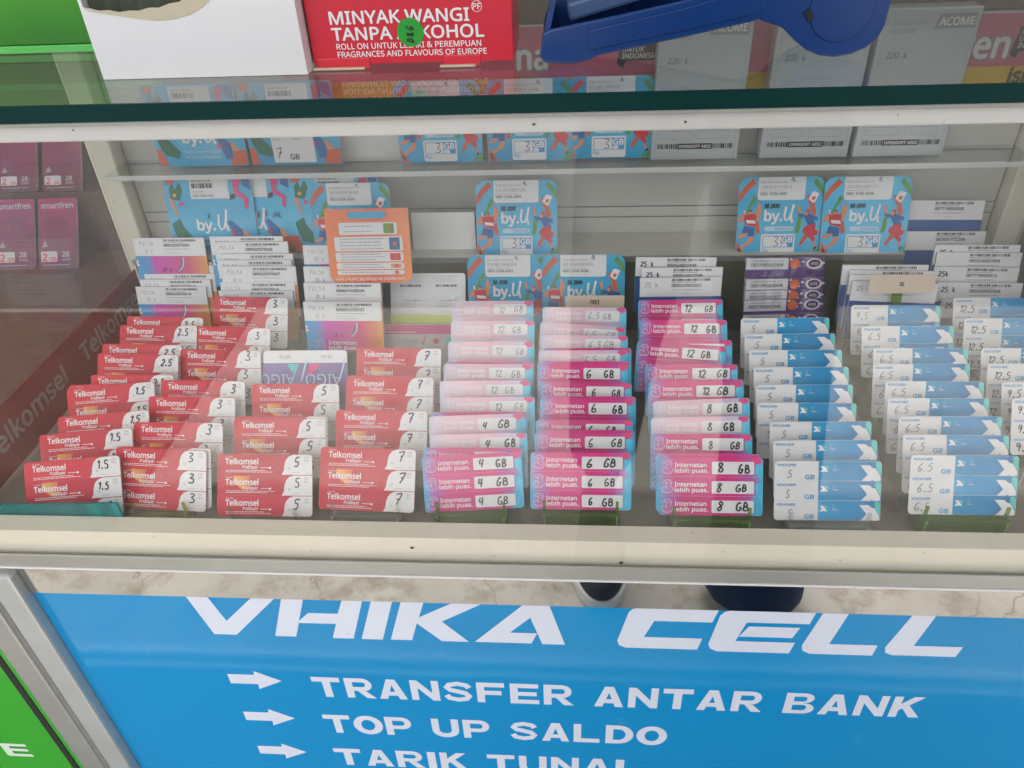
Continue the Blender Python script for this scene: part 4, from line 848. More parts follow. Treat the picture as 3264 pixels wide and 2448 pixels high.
M_WRAP = glass('plastic_wrap', (0.96, 0.96, 0.97), 0.06, 0.05)
def wrap_mesh():
    rn = random.Random(9); nx, nz = 14, 9; v = []; f = []
    for j in range(nz + 1):
        for i in range(nx + 1): v.append((-XW / 2 - .001 + (XW + .002) * i / nx, -.0022 + rn.uniform(-.0009, .0009), -.001 + (XH + .002) * j / nz))
    for j in range(nz):
        for i in range(nx): a = j * (nx + 1) + i; f.append((a, a + 1, a + nx + 2, a + nx + 1))
    return me_from('plastic_wrap', v, f, [M_WRAP])
def axis_pack(top, lean, number, label, roll):
    r = pack('starter_pack', 'axis', .081, XH, .0012, M_AXIS); tag(r, label, 'starter pack', 'violet starter packs in crinkled plastic')
    a = .081
    lb = link('number_label', cached('axl', lambda: Flat().rect(-a / 2 + .0004, XH - .0125, .0035, XH - .0006, M_PAPER, .0003).mesh('number_label')), r)
    link('phone_number', Flat().text('Masa Berlaku 30 Apr 2026', -.033, XH - .0042, .0017, M_INK, .00045, width=.031).text(number, -.035, XH - .0092, .0033, M_INK, .00045, bold=.015, width=.033).mesh('phone_number'), lb)
    def art():
        f = Flat(); f.disc(.010, XH - .0066, .0052, M_ODOT, .0005); f.disc(.030, XH - .0066, .0085, M_PAPER, .00035, rz=.0058); f.disc(.030, XH - .0062, .0062, M_AXIS2, .0005, rz=.0040); f.text('AXIS', .030, XH - .0076, .0026, M_TXW, .0006, bold=.015, align='C')
        rn = random.Random(3)
        for k in range(9): x = .004 + rn.uniform(0, .034); z = XH - .0125 + rn.uniform(0, .011); f.poly([(x, z), (x + .004, z + .001), (x + .001, z + .003)], M_PAPER, .0003)
        f.rect(-a / 2 + .0004, .012, a / 2 - .0004, .030, M_PAPER, .0003); return f.mesh('artwork')
    link('artwork', cached('axa', art), r)
    link('plastic_wrap', cached('axw', wrap_mesh), r)
    stand_up(r, top, 0.6, lean, XH, roll); return r
TT = [((0.223, 0.3, 0.7011), '083199263305', -1.0), ((0.2231, 0.306, 0.7153), '083199263306', -1.2), ((0.2246, 0.314, 0.7221), '083199263307', -0.5), ((0.2253, 0.32, 0.7325), '083199263308', -0.4), ((0.2251, 0.330, 0.7514), '083199263309', 0.2)]
for i, (p, n, rl) in enumerate(TT): axis_pack(p, 16, n, f'violet starter pack in crinkled plastic numbered {n}, {ordn(i)} of five', rl)

# ------------------------------------------------------------------ sky-blue SIM cards
BW, BH = 0.0890, 0.0830
def Bn(x, y): return (-BW / 2 + (x - 190) / 1625 * BW, BH - (y - 80) / 1480 * BH)
def blue_card(top, yaw, lean, iccid, number, label, scale=1.0, price=True, roll=0.0):
    r = link('sim_card_pack', cached('byu', lambda: slab('sim_card_pack', rr_pts(-BW / 2, 0, BW / 2, BH, .0105, 7, corners=(0, 1, 1, 0)), .0014, M_SKYB, M_EDGE)))
    tag(r, label, 'SIM card pack', 'sky blue SIM card packs with round shoulders')
    P = lambda l: [Bn(*q) for q in l]
    def art():
        f = Flat(); o = .0003
        f.poly(P([(195, 400), (300, 240), (440, 110), (520, 185), (330, 370), (200, 560)]), M_OSTROKE, o)
        f.poly(P([(345, 740), (420, 560), (490, 420), (560, 470), (440, 620), (410, 750)]), M_GSTROKE, o)
        f.poly(P([(1590, 190), (1640, 115), (1760, 230), (1805, 330), (1812, 470), (1720, 330)]), M_GSTROKE, o)
        f.poly(P([(1480, 430), (1530, 420), (1640, 570), (1685, 720), (1685, 800), (1600, 780), (1570, 640)]), M_OSTROKE, o)
        f.poly(P([(1310, 1110), (1355, 830), (1415, 820), (1415, 980), (1375, 1130)]), M_GSTROKE, o)
        f.poly(P([(1630, 1500), (1760, 1440), (1805, 1300), (1805, 1530), (1640, 1545)]), M_GSTROKE, o)
        f.poly(P([(205, 1260), (380, 1545), (215, 1545)]), M_OSTROKE, o)
        f.poly(P([(545, 900), (600, 900), (645, 1120), (560, 1130)]), M_OSTROKE, o)
        f.poly(P([(1500, 1150), (1590, 1180), (1440, 1370), (1400, 1340)]), M_OSTROKE, o)
        return f.mesh('brush_strokes')
    link('brush_strokes', cached('byua', art), r)
    def fig1():
        f = Flat(); o = .0005
        f.poly(P([(200, 860), (300, 750), (440, 760), (540, 740), (560, 540), (590, 560), (650, 680), (600, 860), (540, 900), (330, 880), (210, 920)]), M_SKIN, o)
        f.poly(P([(310, 780), (440, 760), (550, 770), (555, 1010), (350, 960), (320, 870)]), M_FRED, .0006)
        f.poly(P([(355, 870), (530, 880), (550, 945), (370, 930)]), M_TXW, .0007)
        f.disc(*Bn(432, 725), .0020, M_SKIN, .0006); f.poly(P([(405, 710), (430, 680), (462, 690), (458, 715)]), M_INK, .0007)
        f.rrect(*Bn(300, 745), *Bn(334, 685), .0004, M_TXW, .0006)
        f.poly(P([(330, 980), (530, 1020), (530, 1175), (430, 1185), (400, 1120), (290, 1120)]), M_FBLUE, .0006)
        f.poly(P([(300, 1125), (400, 1120), (370, 1180), (220, 1230), (210, 1190)]), M_SKIN, o); f.poly(P([(430, 1180), (525, 1175), (500, 1300), (290, 1420), (270, 1370), (410, 1280)]), M_SKIN, o)
        f.poly(P([(225, 1420), (260, 1400), (295, 1500), (280, 1530)]), M_INK, .0006)
        return f.mesh('printed_runner')
    link('printed_runner', cached('byuf1', fig1), r)
    def fig2():
        f = Flat(); o = .0005
        f.poly(P([(1320, 620), (1370, 600), (1400, 740), (1350, 760)]), M_SKIN, o)
        f.poly(P([(1345, 760), (1480, 780), (1570, 780), (1730, 830), (1720, 900), (1640, 880), (1700, 960), (1550, 970), (1480, 840), (1380, 830)]), M_FBLUE, .0006)
        f.disc(*Bn(1505, 760), .0022, M_SKIN, .0007); f.poly(P([(1465, 770), (1490, 730), (1555, 740), (1560, 800), (1520, 810)]), M_INK, .00065); f.poly(P([(1495, 725), (1500, 685), (1550, 680), (1570, 720), (1565, 750)]), M_FRED, .0008)
        f.poly(P([(1550, 970), (1700, 965), (1690, 1060), (1745, 1090), (1740, 1165), (1670, 1180), (1720, 1240), (1690, 1310), (1560, 1180), (1455, 1100), (1470, 1040)]), M_FRED, .0006)
        f.poly(P([(1640, 1290), (1690, 1310), (1735, 1380), (1700, 1400)]), M_SKIN, o); f.poly(P([(1700, 1400), (1740, 1370), (1750, 1410), (1690, 1455)]), M_INK, .0006)
        f.poly(P([(1740, 1080), (1805, 1060), (1805, 1085), (1745, 1110)]), M_SKIN, o)
        f.poly(P([(1520, 490), (1580, 370), (1620, 350), (1720, 390), (1645, 560), (1600, 560)]), M_TXW, .0006); f.poly(P([(1590, 440), (1660, 450), (1630, 520), (1580, 500)]), M_OSTROKE, .0007)
        return f.mesh('printed_dancer')
    link('printed_dancer', cached('byuf2', fig2), r)
    lb = link('number_label', cached('byul', lambda: Flat().poly(P([(550, 82), (1447, 82), (1447, 460), (1430, 495), (1395, 505), (600, 505), (565, 492), (550, 455)]), M_PAPER, .0007).mesh('number_label')), r)
    def nb_():
        f = Flat(); f.text(iccid, *Bn(595, 195), .0021, M_GREY, .0009, width=.0280); f.bars(*Bn(600, 295), Bn(1185, 0)[0], Bn(0, 232)[1], M_LGREY, hash_s(number) % 7, .0009, .0005)
        f.lines(Bn(600, 0)[0], Bn(1060, 0)[0], [Bn(0, 340)[1]], .0008, M_LGREY, 1, .0009); f.text(number, *Bn(600, 415), .0029, M_INK, .0009, bold=.01, width=.0275)
        f.hand('~', *Bn(1150, 180), .0052, .0004, M_MARK, hash_s(number), .0009); return f.mesh('number_print')
    link('number_print', nb_(), lb)
    def logo():
        f = Flat(); f.text('by.', *Bn(705, 890), .0105, M_TXW, .0008, bold=.03, width=.0185)
        x0, z0 = Bn(1100, 640)
        f.stroke([Bn(1110, 625), Bn(1085, 800), Bn(1110, 880), Bn(1170, 870), Bn(1215, 760), Bn(1250, 590)], .0024, M_TXW, .0008); f.stroke([Bn(1250, 590), Bn(1210, 790), Bn(1240, 930)], .0024, M_TXW, .00085)
        x0, z0 = Bn(720, 1085); x1, z1 = Bn(1270, 995); f.rrect(x0, z0, x1, z1, .0024, M_PILL, .0008); f.text('Telkomsel', *Bn(905, 1065), .0030, M_XTXT, .0010, width=.0175)
        return f.mesh('logo')
    link('logo', cached('byulogo', logo), r)
    def gb():
        f = Flat(); x0, z0 = Bn(665, 1535); x1, z1 = Bn(1320, 1140); f.rrect(x0, z0, x1, z1, .0022, M_PAPER, .0007)
        x0, z0 = Bn(700, 1395); x1, z1 = Bn(1290, 1175); f.rrect(x0, z0, x1, z1, .0008, M_XTXT, .00085); x0, z0 = Bn(712, 1385); x1, z1 = Bn(1058, 1188); f.rect(x0, z0, x1, z1, M_PAPER, .001)
        f.text('GB', *Bn(1075, 1300), .0058, M_TXW, .001, bold=.03, width=.0108); x0, z0 = Bn(1072, 1385); x1, z1 = Bn(1180, 1318); f.rect(x0, z0, x1, z1, M_PAPER, .001)
        f.text('Rp', *Bn(700, 1480), .0040, M_XTXT, .001); return f.mesh('quota_panel')
    gp = link('quota_panel', cached('byug', gb), r)
    link('handwritten_value', cached('byuh', lambda: Flat().hand('3', *Bn(925, 1360), .0100, .0008, M_MARK, 4, .0012).mesh('handwritten_value')), gp)
    if price:
        link('handwritten_price', cached('byupr', lambda: Flat().hand('38.000', *Bn(665, 655), .0046, .0009, M_MARK, 2, .001).mesh('handwritten_price')), r)
    r.scale = (scale, scale, scale)
    stand_up(r, top, yaw, lean, BH * scale, roll); return r
for top, yaw, lean, ic, nm, sc_, lab in (
    ((-0.0589, 0.385, 0.8186), 0, 20, '0260 0000 2226 9145', '0851 6766 4405', 1.0, 'sky blue SIM card pack numbered 4405 standing alone on the middle step'),
    ((0.2235, 0.386, 0.8175), 0, 20, '0260 0000 2226 9136', '0851 6766 4397', 1.0, 'sky blue SIM card pack numbered 4397, left of the pair on the step'),
    ((0.3115, 0.383, 0.8178), 0, 20, '0260 0000 2226 9137', '0851 6766 4396', 1.0, 'sky blue SIM card pack numbered 4396, right of the pair on the step'),
    ((-0.0674, 0.335, 0.7545), 0, 15, '0260 0000 2226 9133', '0851 6766 4392', 1.0, 'sky blue SIM card pack numbered 4392 behind the left pink column'),
    ((0.0141, 0.331, 0.7561), 0, 15, '0260 0000 2226 9135', '0851 6766 4394', 1.0, 'sky blue SIM card pack numbered 4394 behind the cream tag'),
    ((-0.2399, 0.372, 0.8235), 0, 16, '0260 0000 2226 9132', '0851 6766 4391', 1.0, 'sky blue SIM card pack numbered 4391 behind the orange leaflet'),
    ((-0.1375, 0.388, 0.9230), 0, 3, '0260 0000 2226 9140', '0851 6766 4401', 1.0, 'sky blue SIM card pack on the upper shelf, left of three'),
    ((-0.0430, 0.388, 0.9230), 0, 3, '0260 0000 2226 9130', '0851 6766 4402', 1.0, 'sky blue SIM card pack on the upper shelf, middle of three'),
    ((0.0400, 0.390, 0.9230), 0, 3, '0260 0000 2226 9143', '0851 6766 4403', 0.99, 'sky blue SIM card pack on the upper shelf, right of three')):
    blue_card(top, yaw, lean, ic, nm, lab, sc_)

OW, OH = 0.1005, 0.0860
def old_card(top, yaw, lean, number, label, offer=False, note='X'):
    r = link('sim_card_pack', cached('old', lambda: slab('sim_card_pack', rr_pts(-OW / 2, 0, OW / 2, OH, .001, 3), .0014, M_SKYB, M_EDGE)))
    tag(r, label, 'SIM card pack', 'square cornered sky blue SIM card packs')
    N = lambda x, y: (-OW / 2 + x * OW, OH - y * OH); P = lambda l: [N(*q) for q in l]
    def art():
        f = Flat()
        f.poly(P([(.02, .01), (.14, .01), (.12, .1), (.03, .12)]), M_OSTROKE); f.poly(P([(.06, .16), (.10, .10), (.13, .18), (.18, .09), (.21, .18), (.16, .32), (.06, .30)]), M_FGREEN, .0005); f.disc(*N(.115, .25), .0022, M_YELLOW, .0006); f.poly(P([(.04, .3), (.09, .3), (.12, .5), (.10, .52)]), M_SKIN, .0004)
        f.disc(*N(.17, .36), .0024, M_FPINK, .0006)
        f.poly(P([(.78, .06), (.86, .01), (.88, .1), (.84, .2), (.95, .3), (.93, .45), (.89, .4), (.90, .32), (.80, .25)]), M_FPINK, .0005); f.poly(P([(.88, .02), (.98, .02), (.99, .2), (.90, .14)]), M_FBLUE, .0004); f.poly(P([(.74, .26), (.80, .24), (.80, .30), (.74, .32)]), M_INK, .0006)
        f.poly(P([(.82, .72), (.86, .70), (.96, .84), (.95, .90), (.88, .84)]), M_SKIN, .0005)
        f.poly(P([(.03, .62), (.13, .55), (.16, .66), (.27, .82), (.24, .9), (.1, .86), (.06, .76)]), M_FGREEN, .0005); f.poly(P([(.68, .60), (.72, .58), (.84, .72), (.84, .92), (.76, .92), (.74, .8)]), M_FBLUE, .0005); f.disc(*N(.72, .74), .0025, M_FRED, .0006)
        f.poly(P([(.0, .78), (.06, .8), (.1, .99), (.0, .99)]), M_OSTROKE); f.poly(P([(.80, .99), (.86, .82), (.99, .80), (.99, .99)]), M_OSTROKE, .0006)
        return f.mesh('artwork')
    link('artwork', cached('olda', art), r)
    lb = link('number_label', cached('oldl', lambda: Flat().rect(*N(.30, .30), *N(.74, .025), M_PAPER, .0006).mesh('number_label')), r)
    f = Flat(); f.text('0660 0000 2304 ' + number[-4:], *N(.325, .085), .0021, M_INK, .0008, width=.022); f.bars(*N(.325, .165), N(.57, 0)[0], N(0, .105)[1], M_INK, hash_s(number) % 9, .0008, .0005); f.lines(N(.325, 0)[0], N(.5, 0)[0], [N(0, .215)[1]], .0008, M_GREY, 2, .0008); f.text(number, *N(.325, .275), .0025, M_INK, .0008, width=.0235)
    link('number_print', f.mesh('number_print'), lb)
    def logo():
        f = Flat(); f.text('by.', *N(.325, .70), .0110, M_TXW, .0008, bold=.03, width=.0205)
        f.stroke([N(.585, .50), N(.572, .64), N(.595, .70), N(.63, .68), N(.665, .56), N(.68, .44)], .0026, M_TXW, .0008); f.stroke([N(.68, .44), N(.655, .62), N(.68, .72)], .0026, M_TXW, .00085)
        f.text('Kartu Internet Digital', *N(.32, .83), .0032, M_TXW, .0008, width=.040); f.text('Pertama di Indonesia', *N(.32, .90), .0032, M_TXW, .0008, width=.040); return f.mesh('logo')
    if not offer:
        link('logo', cached('oldlogo', logo), r)
    else:
        f = Flat(); f.rect(*N(.26, .97), *N(.72, .62), M_PAPER, .0008); f.text('GB', *N(.44, .93), .0055, M_INK, .001, bold=.02); f.text('Kuota', *N(.28, .69), .0022, M_GREY, .001); f.text('Harga', *N(.50, .69), .0022, M_GREY, .001); f.hand('7', *N(.31, .92), .0105, .0009, M_MARK, 1, .001)
        link('quota_panel', f.mesh('quota_panel'), r)
    if note: link('handwritten_note', Flat().hand(note, *N(.46 if len(note) < 2 else .60, .56), .0060, .0006, M_MARK, 3, .0012).mesh('handwritten_note'), r)
    stand_up(r, top, yaw, lean, OH); return r
old_card((-0.4030, 0.385, 0.8300), 0.5, 16, '0851 4380 5446', 'square sky blue SIM pack with pen cross above the left starter packs')
old_card((-0.3610, 0.3895, 0.8295), 0, 16, '0851 4380 5466', 'square sky blue SIM pack half hidden in the middle of three', note='X 7 JAL')
old_card((-0.2600, 0.3850, 0.8300), 0, 16, '0851 4380 6637', 'square sky blue SIM pack behind the pack numbered 4391', note='')
old_card((-0.4000, 0.389, 0.9260), 0, 3, '0851 4380 5440', 'square sky blue SIM pack at the left end of the upper shelf', note='')
old_card((-0.2960, 0.389, 0.9260), 0, 3, '0851 4380 5441', 'square sky blue SIM pack marked 7 GB on the upper shelf', offer=True, note='')

# ------------------------------------------------------------------ silver earphone packs on the upper shelf
EW, EH = 0.0890, 0.1400
def ear_pack(x, label):
    r = link('earphone_pack', cached('ear', lambda: box_me('earphone_pack', (-EW / 2, 0, 0), (EW / 2, 0.022, EH), M_SILV, 0.002)))
    tag(r, label, 'earphone pack', 'silver earphone packs on the upper shelf')
    def pr():
        f = Flat(); o = .0004
        f.stroke([(-.040, .004), (-.040, .134), (.040, .134), (.040, .004)], .0003, M_GREY, o, closed=True)
        f.poly([(.004, .1215), (.007, .1345), (.040, .1345), (.040, .1215)], M_GREY, .0006); f.text('ACOME', .0075, .1245, .0066, M_TXW, .0009, bold=.02, width=.031)
        f.text('BLUETOOTH', -.034, .1255, .0042, M_GREY, o, width=.032); f.text('EARPHONE', -.034, .1180, .0042, M_GREY, o, width=.022)
        f.bars(-.038, .0125, -.018, .0175, M_INK, 2, o); f.bars(.018, .0125, .038, .0175, M_INK, 5, o); f.rect(-.0175, .0120, .0175, .0178, M_INK, o); f.text('OPENSOFT AE02', 0, .0134, .0030, M_TXW, .0007, bold=.012, width=.032, align='C')
        for s in (-1, 1): f.stroke(rr_pts(-.002 + s * .019 - .016, .0225, -.002 + s * .019 + .016, .0305, .002), .0003, M_GREY, o, closed=True); f.lines(-.002 + s * .019 - .008, -.002 + s * .019 + .013, [.0275, .0248], .0008, M_LGREY, 3, o)
        f.stroke([(-.02 + .016 * math.cos(R_(a)), .062 + .018 * math.sin(R_(a))) for a in range(-60, 250, 20)], .0022, M_LGREY, o); f.stroke([(.014 + .014 * math.cos(R_(a)), .072 + .016 * math.sin(R_(a))) for a in range(-80, 230, 20)], .0020, M_LGREY, o)
        f.hand('220 k', -.033, .0965, .0058, .0006, M_MARK, 4, .0006); return f.mesh('print')
    link('print', cached('earp', pr), r); r.location = (x, 0.380, 0.8392); return r
ear_pack(0.1275, 'silver earphone pack on the upper shelf, left of three')
ear_pack(0.2385, 'silver earphone pack on the upper shelf, middle of three')
ear_pack(0.3325, 'silver earphone pack on the upper shelf, right of three')

# ------------------------------------------------------------------ odd cards and paper notes
def orange_leaflet():
    wd, h = .0880, .0770
    r = link('leaflet', slab('leaflet', rr_pts(-wd / 2, 0, wd / 2, h, .009, 6, corners=(1, 0, 0, 1)), .0006, M_ORANGE, M_EDGE)); tag(r, 'orange instruction leaflet standing upside down with white text boxes', 'leaflet')
    f = Flat(); f.rrect(-.020, .0670, .020, .0740, .003, mat('leaflet_blue', (0.06, 0.42, 0.66), 0.45), .0003); link('blue_tab', f.mesh('blue_tab'), r)
    zz = ((-.030, .0505, .031, .0630, 2), (-.036, .0335, .036, .0485, 4), (-.036, .0225, .036, .0322, 3), (-.036, .0145, .036, .0213, 2), (-.036, .0088, .036, .0134, 1))
    for i, (x0, z0, x1, z1, n) in enumerate(zz):
        f = Flat(); f.rrect(x0, z0, x1, z1, .0022, M_WHITE, .0004); f.lines(x0 + .006, x1 - .018, [z0 + (k + .6) * (z1 - z0) / (n + .4) for k in range(n)], .0009, M_GREY, i, .0006)
        m = (M_GSTROKE, M_NAVY, M_FRED, M_SKIN, M_PILL)[i]; f.rrect(x1 - .014, z0 + .0012, x1 - .003, z1 - .0012, .001, m, .0006); f.disc(x1 - .008, (z0 + z1) / 2, .0022, M_OSTROKE, .0008)
        link('text_box', f.mesh('text_box'), r)
    f = Flat(); f.text('Cara registrasi dan aktivasi SIM Card by.U kamu', .036, .0055, .0030, M_TXW, .0005, bold=.012, width=.074, rot=R_(180)); link('lettering', f.mesh('lettering'), r)
    stand_up(r, (-0.2095, 0.316, 0.8175), 0, 17, h, -0.4)
orange_leaflet()
def aigo():
    r = link('voucher_card', slab('voucher_card', rr_pts(-CW / 2, 0, CW / 2, CH, .003, 4), CT, mat('grey_violet_card', (0.22, 0.15, 0.38), 0.5, coat=.15), M_EDGE)); tag(r, 'upside down violet voucher with white GB/Rp band behind the red fives', 'voucher card')
    link('white_band', Flat().poly(rr_pts(-CW / 2 + .0003, CH - .0125, CW / 2 - .0003, CH - .0003, .003, 4, corners=(0, 1, 1, 0)), M_WHITE, .0003).mesh('white_band'), r)
    f = Flat(); f.text('GB/Rp', -.014, CH - .0050, .0030, M_GREY, .0005, rot=R_(180)); f.text('GB/Rp', .028, CH - .0050, .0030, M_GREY, .0005, rot=R_(180)); f.text('AIGO', -.010, .030, .0105, M_PILL, .0005, bold=.0, rot=R_(180)); f.text('AIGO', .036, .030, .0105, M_PILL, .0005, rot=R_(180)); link('lettering', f.mesh('lettering'), r)
    f = Flat()
    for x in (.0, .038): f.stroke([(x - .004, CH - .030), (x + .002, CH - .008)], .0016, M_PILL, .0006)
    f.poly([(-.018, CH - .013), (-.006, CH - .014), (-.010, CH - .024), (-.014, CH - .020)], M_TEAL, .0005); f.poly([(.004, CH - .014), (.016, CH - .013), (.010, CH - .020), (.002, CH - .026)], M_FPINK, .0005); link('artwork', f.mesh('artwork'), r)
    stand_up(r, (-0.2587, 0.198, 0.7215), 1.0, 33, CH)
aigo()
def isi():
    r = link('voucher_card', slab('voucher_card', rr_pts(-CW / 2, 0, CW / 2, CH, .003, 4), CT, mat('grey_white_card', (0.55, 0.52, 0.5), 0.45, coat=.3), M_EDGE)); tag(r, 'white voucher with magenta top band behind the red sevens', 'voucher card')
    link('magenta_band', Flat().poly(rr_pts(-CW / 2 + .0003, CH - .0105, CW / 2 - .0003, CH - .0003, .003, 4, corners=(0, 1, 1, 0)), M_MAGENTA, .0003).mesh('magenta_band'), r)
    f = Flat(); f.stroke([(-.036 + a * .009, CH - .026 + b * .013) for a, b in THREE], .0005, M_GREY, .0004, closed=True); f.text('Isi ulang data,', -.022, CH - .019, .0036, M_GREY, .0004, width=.022); f.lines(-.036, .0, [CH - .0085], .0007, M_PAPER, 1, .0005); link('lettering', f.mesh('lettering'), r)
    f = Flat(); f.stroke([(.005, CH - .022), (.009, CH - .012)], .0016, M_FPINK, .0005); f.disc(.020, CH - .018, .003, M_FRED, .0005); f.disc(.034, CH - .019, .0045, M_TEAL, .0005); link('artwork', f.mesh('artwork'), r)
    stand_up(r, (-0.1645, 0.286, 0.6968), 0, 23, CH)
isi()
def lime():
    r = link('voucher_card', slab('voucher_card', rr_pts(-CW / 2, 0, CW / 2, CH * 1.05, .003, 4), CT, M_PAPER, M_EDGE)); tag(r, 'upside down white voucher with lime green foot under the orange leaflet', 'voucher card')
    link('lime_band', Flat().rect(-CW / 2 + .0003, .001, CW / 2 - .0003, .0105, M_LIME, .0003).mesh('lime_band'), r)
    f = Flat(); z = CH * 1.05
    for x in (-.034, .006): f.lines(x, x + .028, [z - .004, z - .0065, z - .009], .0006, M_LGREY, 3, .0004); f.bars(x + .003, z - .0148, x + .027, z - .0125, M_INK, 7, .0004, .0005); f.rect(x, z - .0262, x + .030, z - .0260, M_LGREY, .0004); f.text('01 April 2022', x + .026, z - .0290, .0022, M_GREY, .0004, rot=R_(180)); f.lines(x + .004, x + .024, [z - .034, z - .037], .0007, M_LGREY, 5, .0004)
    link('lettering', f.mesh('lettering'), r)
    stand_up(r, (-0.157, 0.335, 0.7329), 0, 30, CH * 1.05)
lime()
def note(name, wd, h, top, text, hh, label, lean=16):
    r = link(name, slab(name, rr_pts(-wd / 2, 0, wd / 2, h, .0015, 3), .0005, M_CREAM, M_CREAM)); tag(r, label, 'paper tag', 'cream paper name tags')
    f = Flat(); f.hand(text, -len(text) * hh * .36, h * .5 - hh * .5 if text == 'XL' else h - .009, hh, .0008, M_MARK, 2, .0003); link('handwriting', f.mesh('handwriting'), r); stand_up(r, top, 0, lean, h, -0.4)
note('paper_tag', .0615, .040, (0.0257, 0.292, 0.7281), 'TREE', .0042, 'cream paper tag handwritten TREE above the middle pink column')
note('paper_tag', .0610, .0190, (0.3218, 0.270, 0.7625), 'XL', .0042, 'cream paper tag handwritten XL in front of the white labels', 10)
bc = link('blank_card', slab('blank_card', rr_pts(-.0355, 0, .0355, .042, .0006, 2), .0009, M_BACKW, M_EDGE)); tag(bc, 'blank white card standing on the middle step beside the orange leaflet', 'card')
stand_up(bc, (-0.1415, 0.378, 0.7855), 0, 10, .042)
tp = tag(box('tape_strip', (-.005, -.0004, -.012), (.005, .0004, .012), AC['green'], None), 'green clear tape strip holding the cream XL tag', 'tape'); tp.location = (0.3225, 0.2735, 0.738); tp.rotation_euler = (R_(-15), 0, R_(2))

# ------------------------------------------------------------------ stepped acrylic risers that carry the packs at the back
def riser(l, h, lean, col, wd, label):
    L = R_(lean); b = [(p[0], p[1] - h * math.sin(L), p[2] - h * math.cos(L)) for p in l]
    x0 = sum(q[0] for q in b) / len(b); yb = min(q[1] for q in b)
    r = tag(empty('acrylic_riser', (x0, yb, ZF)), label, 'card stand', 'stepped acrylic risers at the back of the case')
    for i, q in enumerate(b):
        d = (b[i + 1][1] - q[1] if i + 1 < len(b) else 0.008)
        if q[2] - ZF < 0.002: continue
        box('step', (-wd / 2, q[1] - yb - .0012, .0004), (wd / 2, q[1] - yb - .0012 + max(d - .0006, .0016), q[2] - ZF - .0006), AC[col], r)
        box('step_lip', (-wd / 2, q[1] - yb - .0028, .0004), (wd / 2, q[1] - yb - .0016, q[2] - ZF + .004), AC[col], r)
    return r
riser(KK, TH, 17, 'clear', .060, 'clear acrylic riser under the left stack of sunset packs')
riser(LL, TH, 17, 'clear', .060, 'clear acrylic riser under the middle stack of sunset packs')
riser(MM, TH, 17, 'green', .060, 'green acrylic riser under the sunset packs below the leaflet')
riser([a[0] for a in RR[:5]], XH, 16, 'clear', .060, 'clear acrylic riser under the right stack of blue packs')
riser([a[0] for a in SS], XH, 16, 'green', .060, 'green acrylic riser behind the cream XL note')
riser([a[0] for a in QQ], XH, 16, 'green', .060, 'green acrylic riser above the right pink column')
riser([a[0] for a in TT], XH, 16, 'clear', .060, 'clear acrylic riser under the violet packs')
riser([(-0.027, 0.335, 0.7545)], BH, 15, 'green', .150, 'green acrylic riser under the two lower sky blue packs')

# ------------------------------------------------------------------ things on the glass top
ZG = 1.0158
# white carton with a torn opening
cx0, cx1, cy0, cy1, ch = -0.2800, -0.1545, 0.047, 0.125, 0.100
wb = tag(empty('white_carton', (cx0, cy0, ZG)), 'white carton with a torn opening in its front, on the glass top', 'carton')
def P3(x, y, z): return (x - cx0, y - cy0, z - ZG)
cut = [(-0.2782, 1.0650), (-0.2780, 1.0552), (-0.2740, 1.0545), (-0.2700, 1.0532), (-0.2640, 1.0534), (-0.2580, 1.0522), (-0.2520, 1.0528), (-0.2460, 1.0526), (-0.2400, 1.0540), (-0.2340, 1.0538), (-0.2280, 1.0556), (-0.2210, 1.0566), (-0.2150, 1.0592), (-0.2080, 1.064), (-0.2090, 1.080), (-0.225, 1.090), (-0.25, 1.092), (-0.272, 1.085)]
bm = bmesh.new()
out = [(cx0, ZG), (cx1, ZG), (cx1, ZG + ch), (cx0, ZG + ch)]
def cart_face(y, flip):
    o = [bm.verts.new(P3(x, y, z)) for x, z in out]; c = [bm.verts.new(P3(x, y, z)) for x, z in cut]
    es = [bm.edges.new((o[i], o[(i + 1) % 4])) for i in range(4)] + [bm.edges.new((c[i], c[(i + 1) % len(c)])) for i in range(len(c))]
    bmesh.ops.triangle_fill(bm, use_beauty=True, use_dissolve=False, edges=es)
    return o, c
o1, c1 = cart_face(cy0, False); o2, c2 = cart_face(cy0 + 0.0011, True)
for i in range(len(c1)): j = (i + 1) % len(c1); bm.faces.new((c1[i], c1[j], c2[j], c2[i]))
bmesh.ops.recalc_face_normals(bm, faces=bm.faces)
me = bpy.data.meshes.new('front_panel'); bm.to_mesh(me); bm.free(); me.materials.append(M_CARTON); link('front_panel', me, wb)
for nm, lo, hi in (('side_panel', (cx0, cy0 + .0012, ZG), (cx0 + .0011, cy1, ZG + ch)), ('side_panel', (cx1 - .0011, cy0 + .0012, ZG), (cx1, cy1, ZG + ch)), ('back_panel', (cx0 + .0012, cy1 - .0011, ZG), (cx1 - .0012, cy1, ZG + ch)), ('base_panel', (cx0 + .0012, cy0 + .0012, ZG), (cx1 - .0012, cy1 - .0012, ZG + .0011)), ('lid_panel', (cx0, cy0, ZG + ch + .0002), (cx1, cy1, ZG + ch + .0013))):
    box(nm, P3(*lo), P3(*hi), M_CARTON, wb)
peel = [(x, z) for x, z in cut[1:14]] + [(-0.2010, 1.0630), (-0.2020, 1.0575), (-0.2080, 1.0535), (-0.2160, 1.0500), (-0.2250, 1.0480), (-0.2350, 1.0472), (-0.2450, 1.0482), (-0.2560, 1.0500), (-0.2680, 1.0518), (-0.2760, 1.0535)]
f = Flat(); f.poly([(x - cx0, z - ZG) for x, z in peel], M_KRAFT, .0003); link('torn_edge', f.mesh('torn_edge'), wb)
nfold = 16; v = []; fc = []
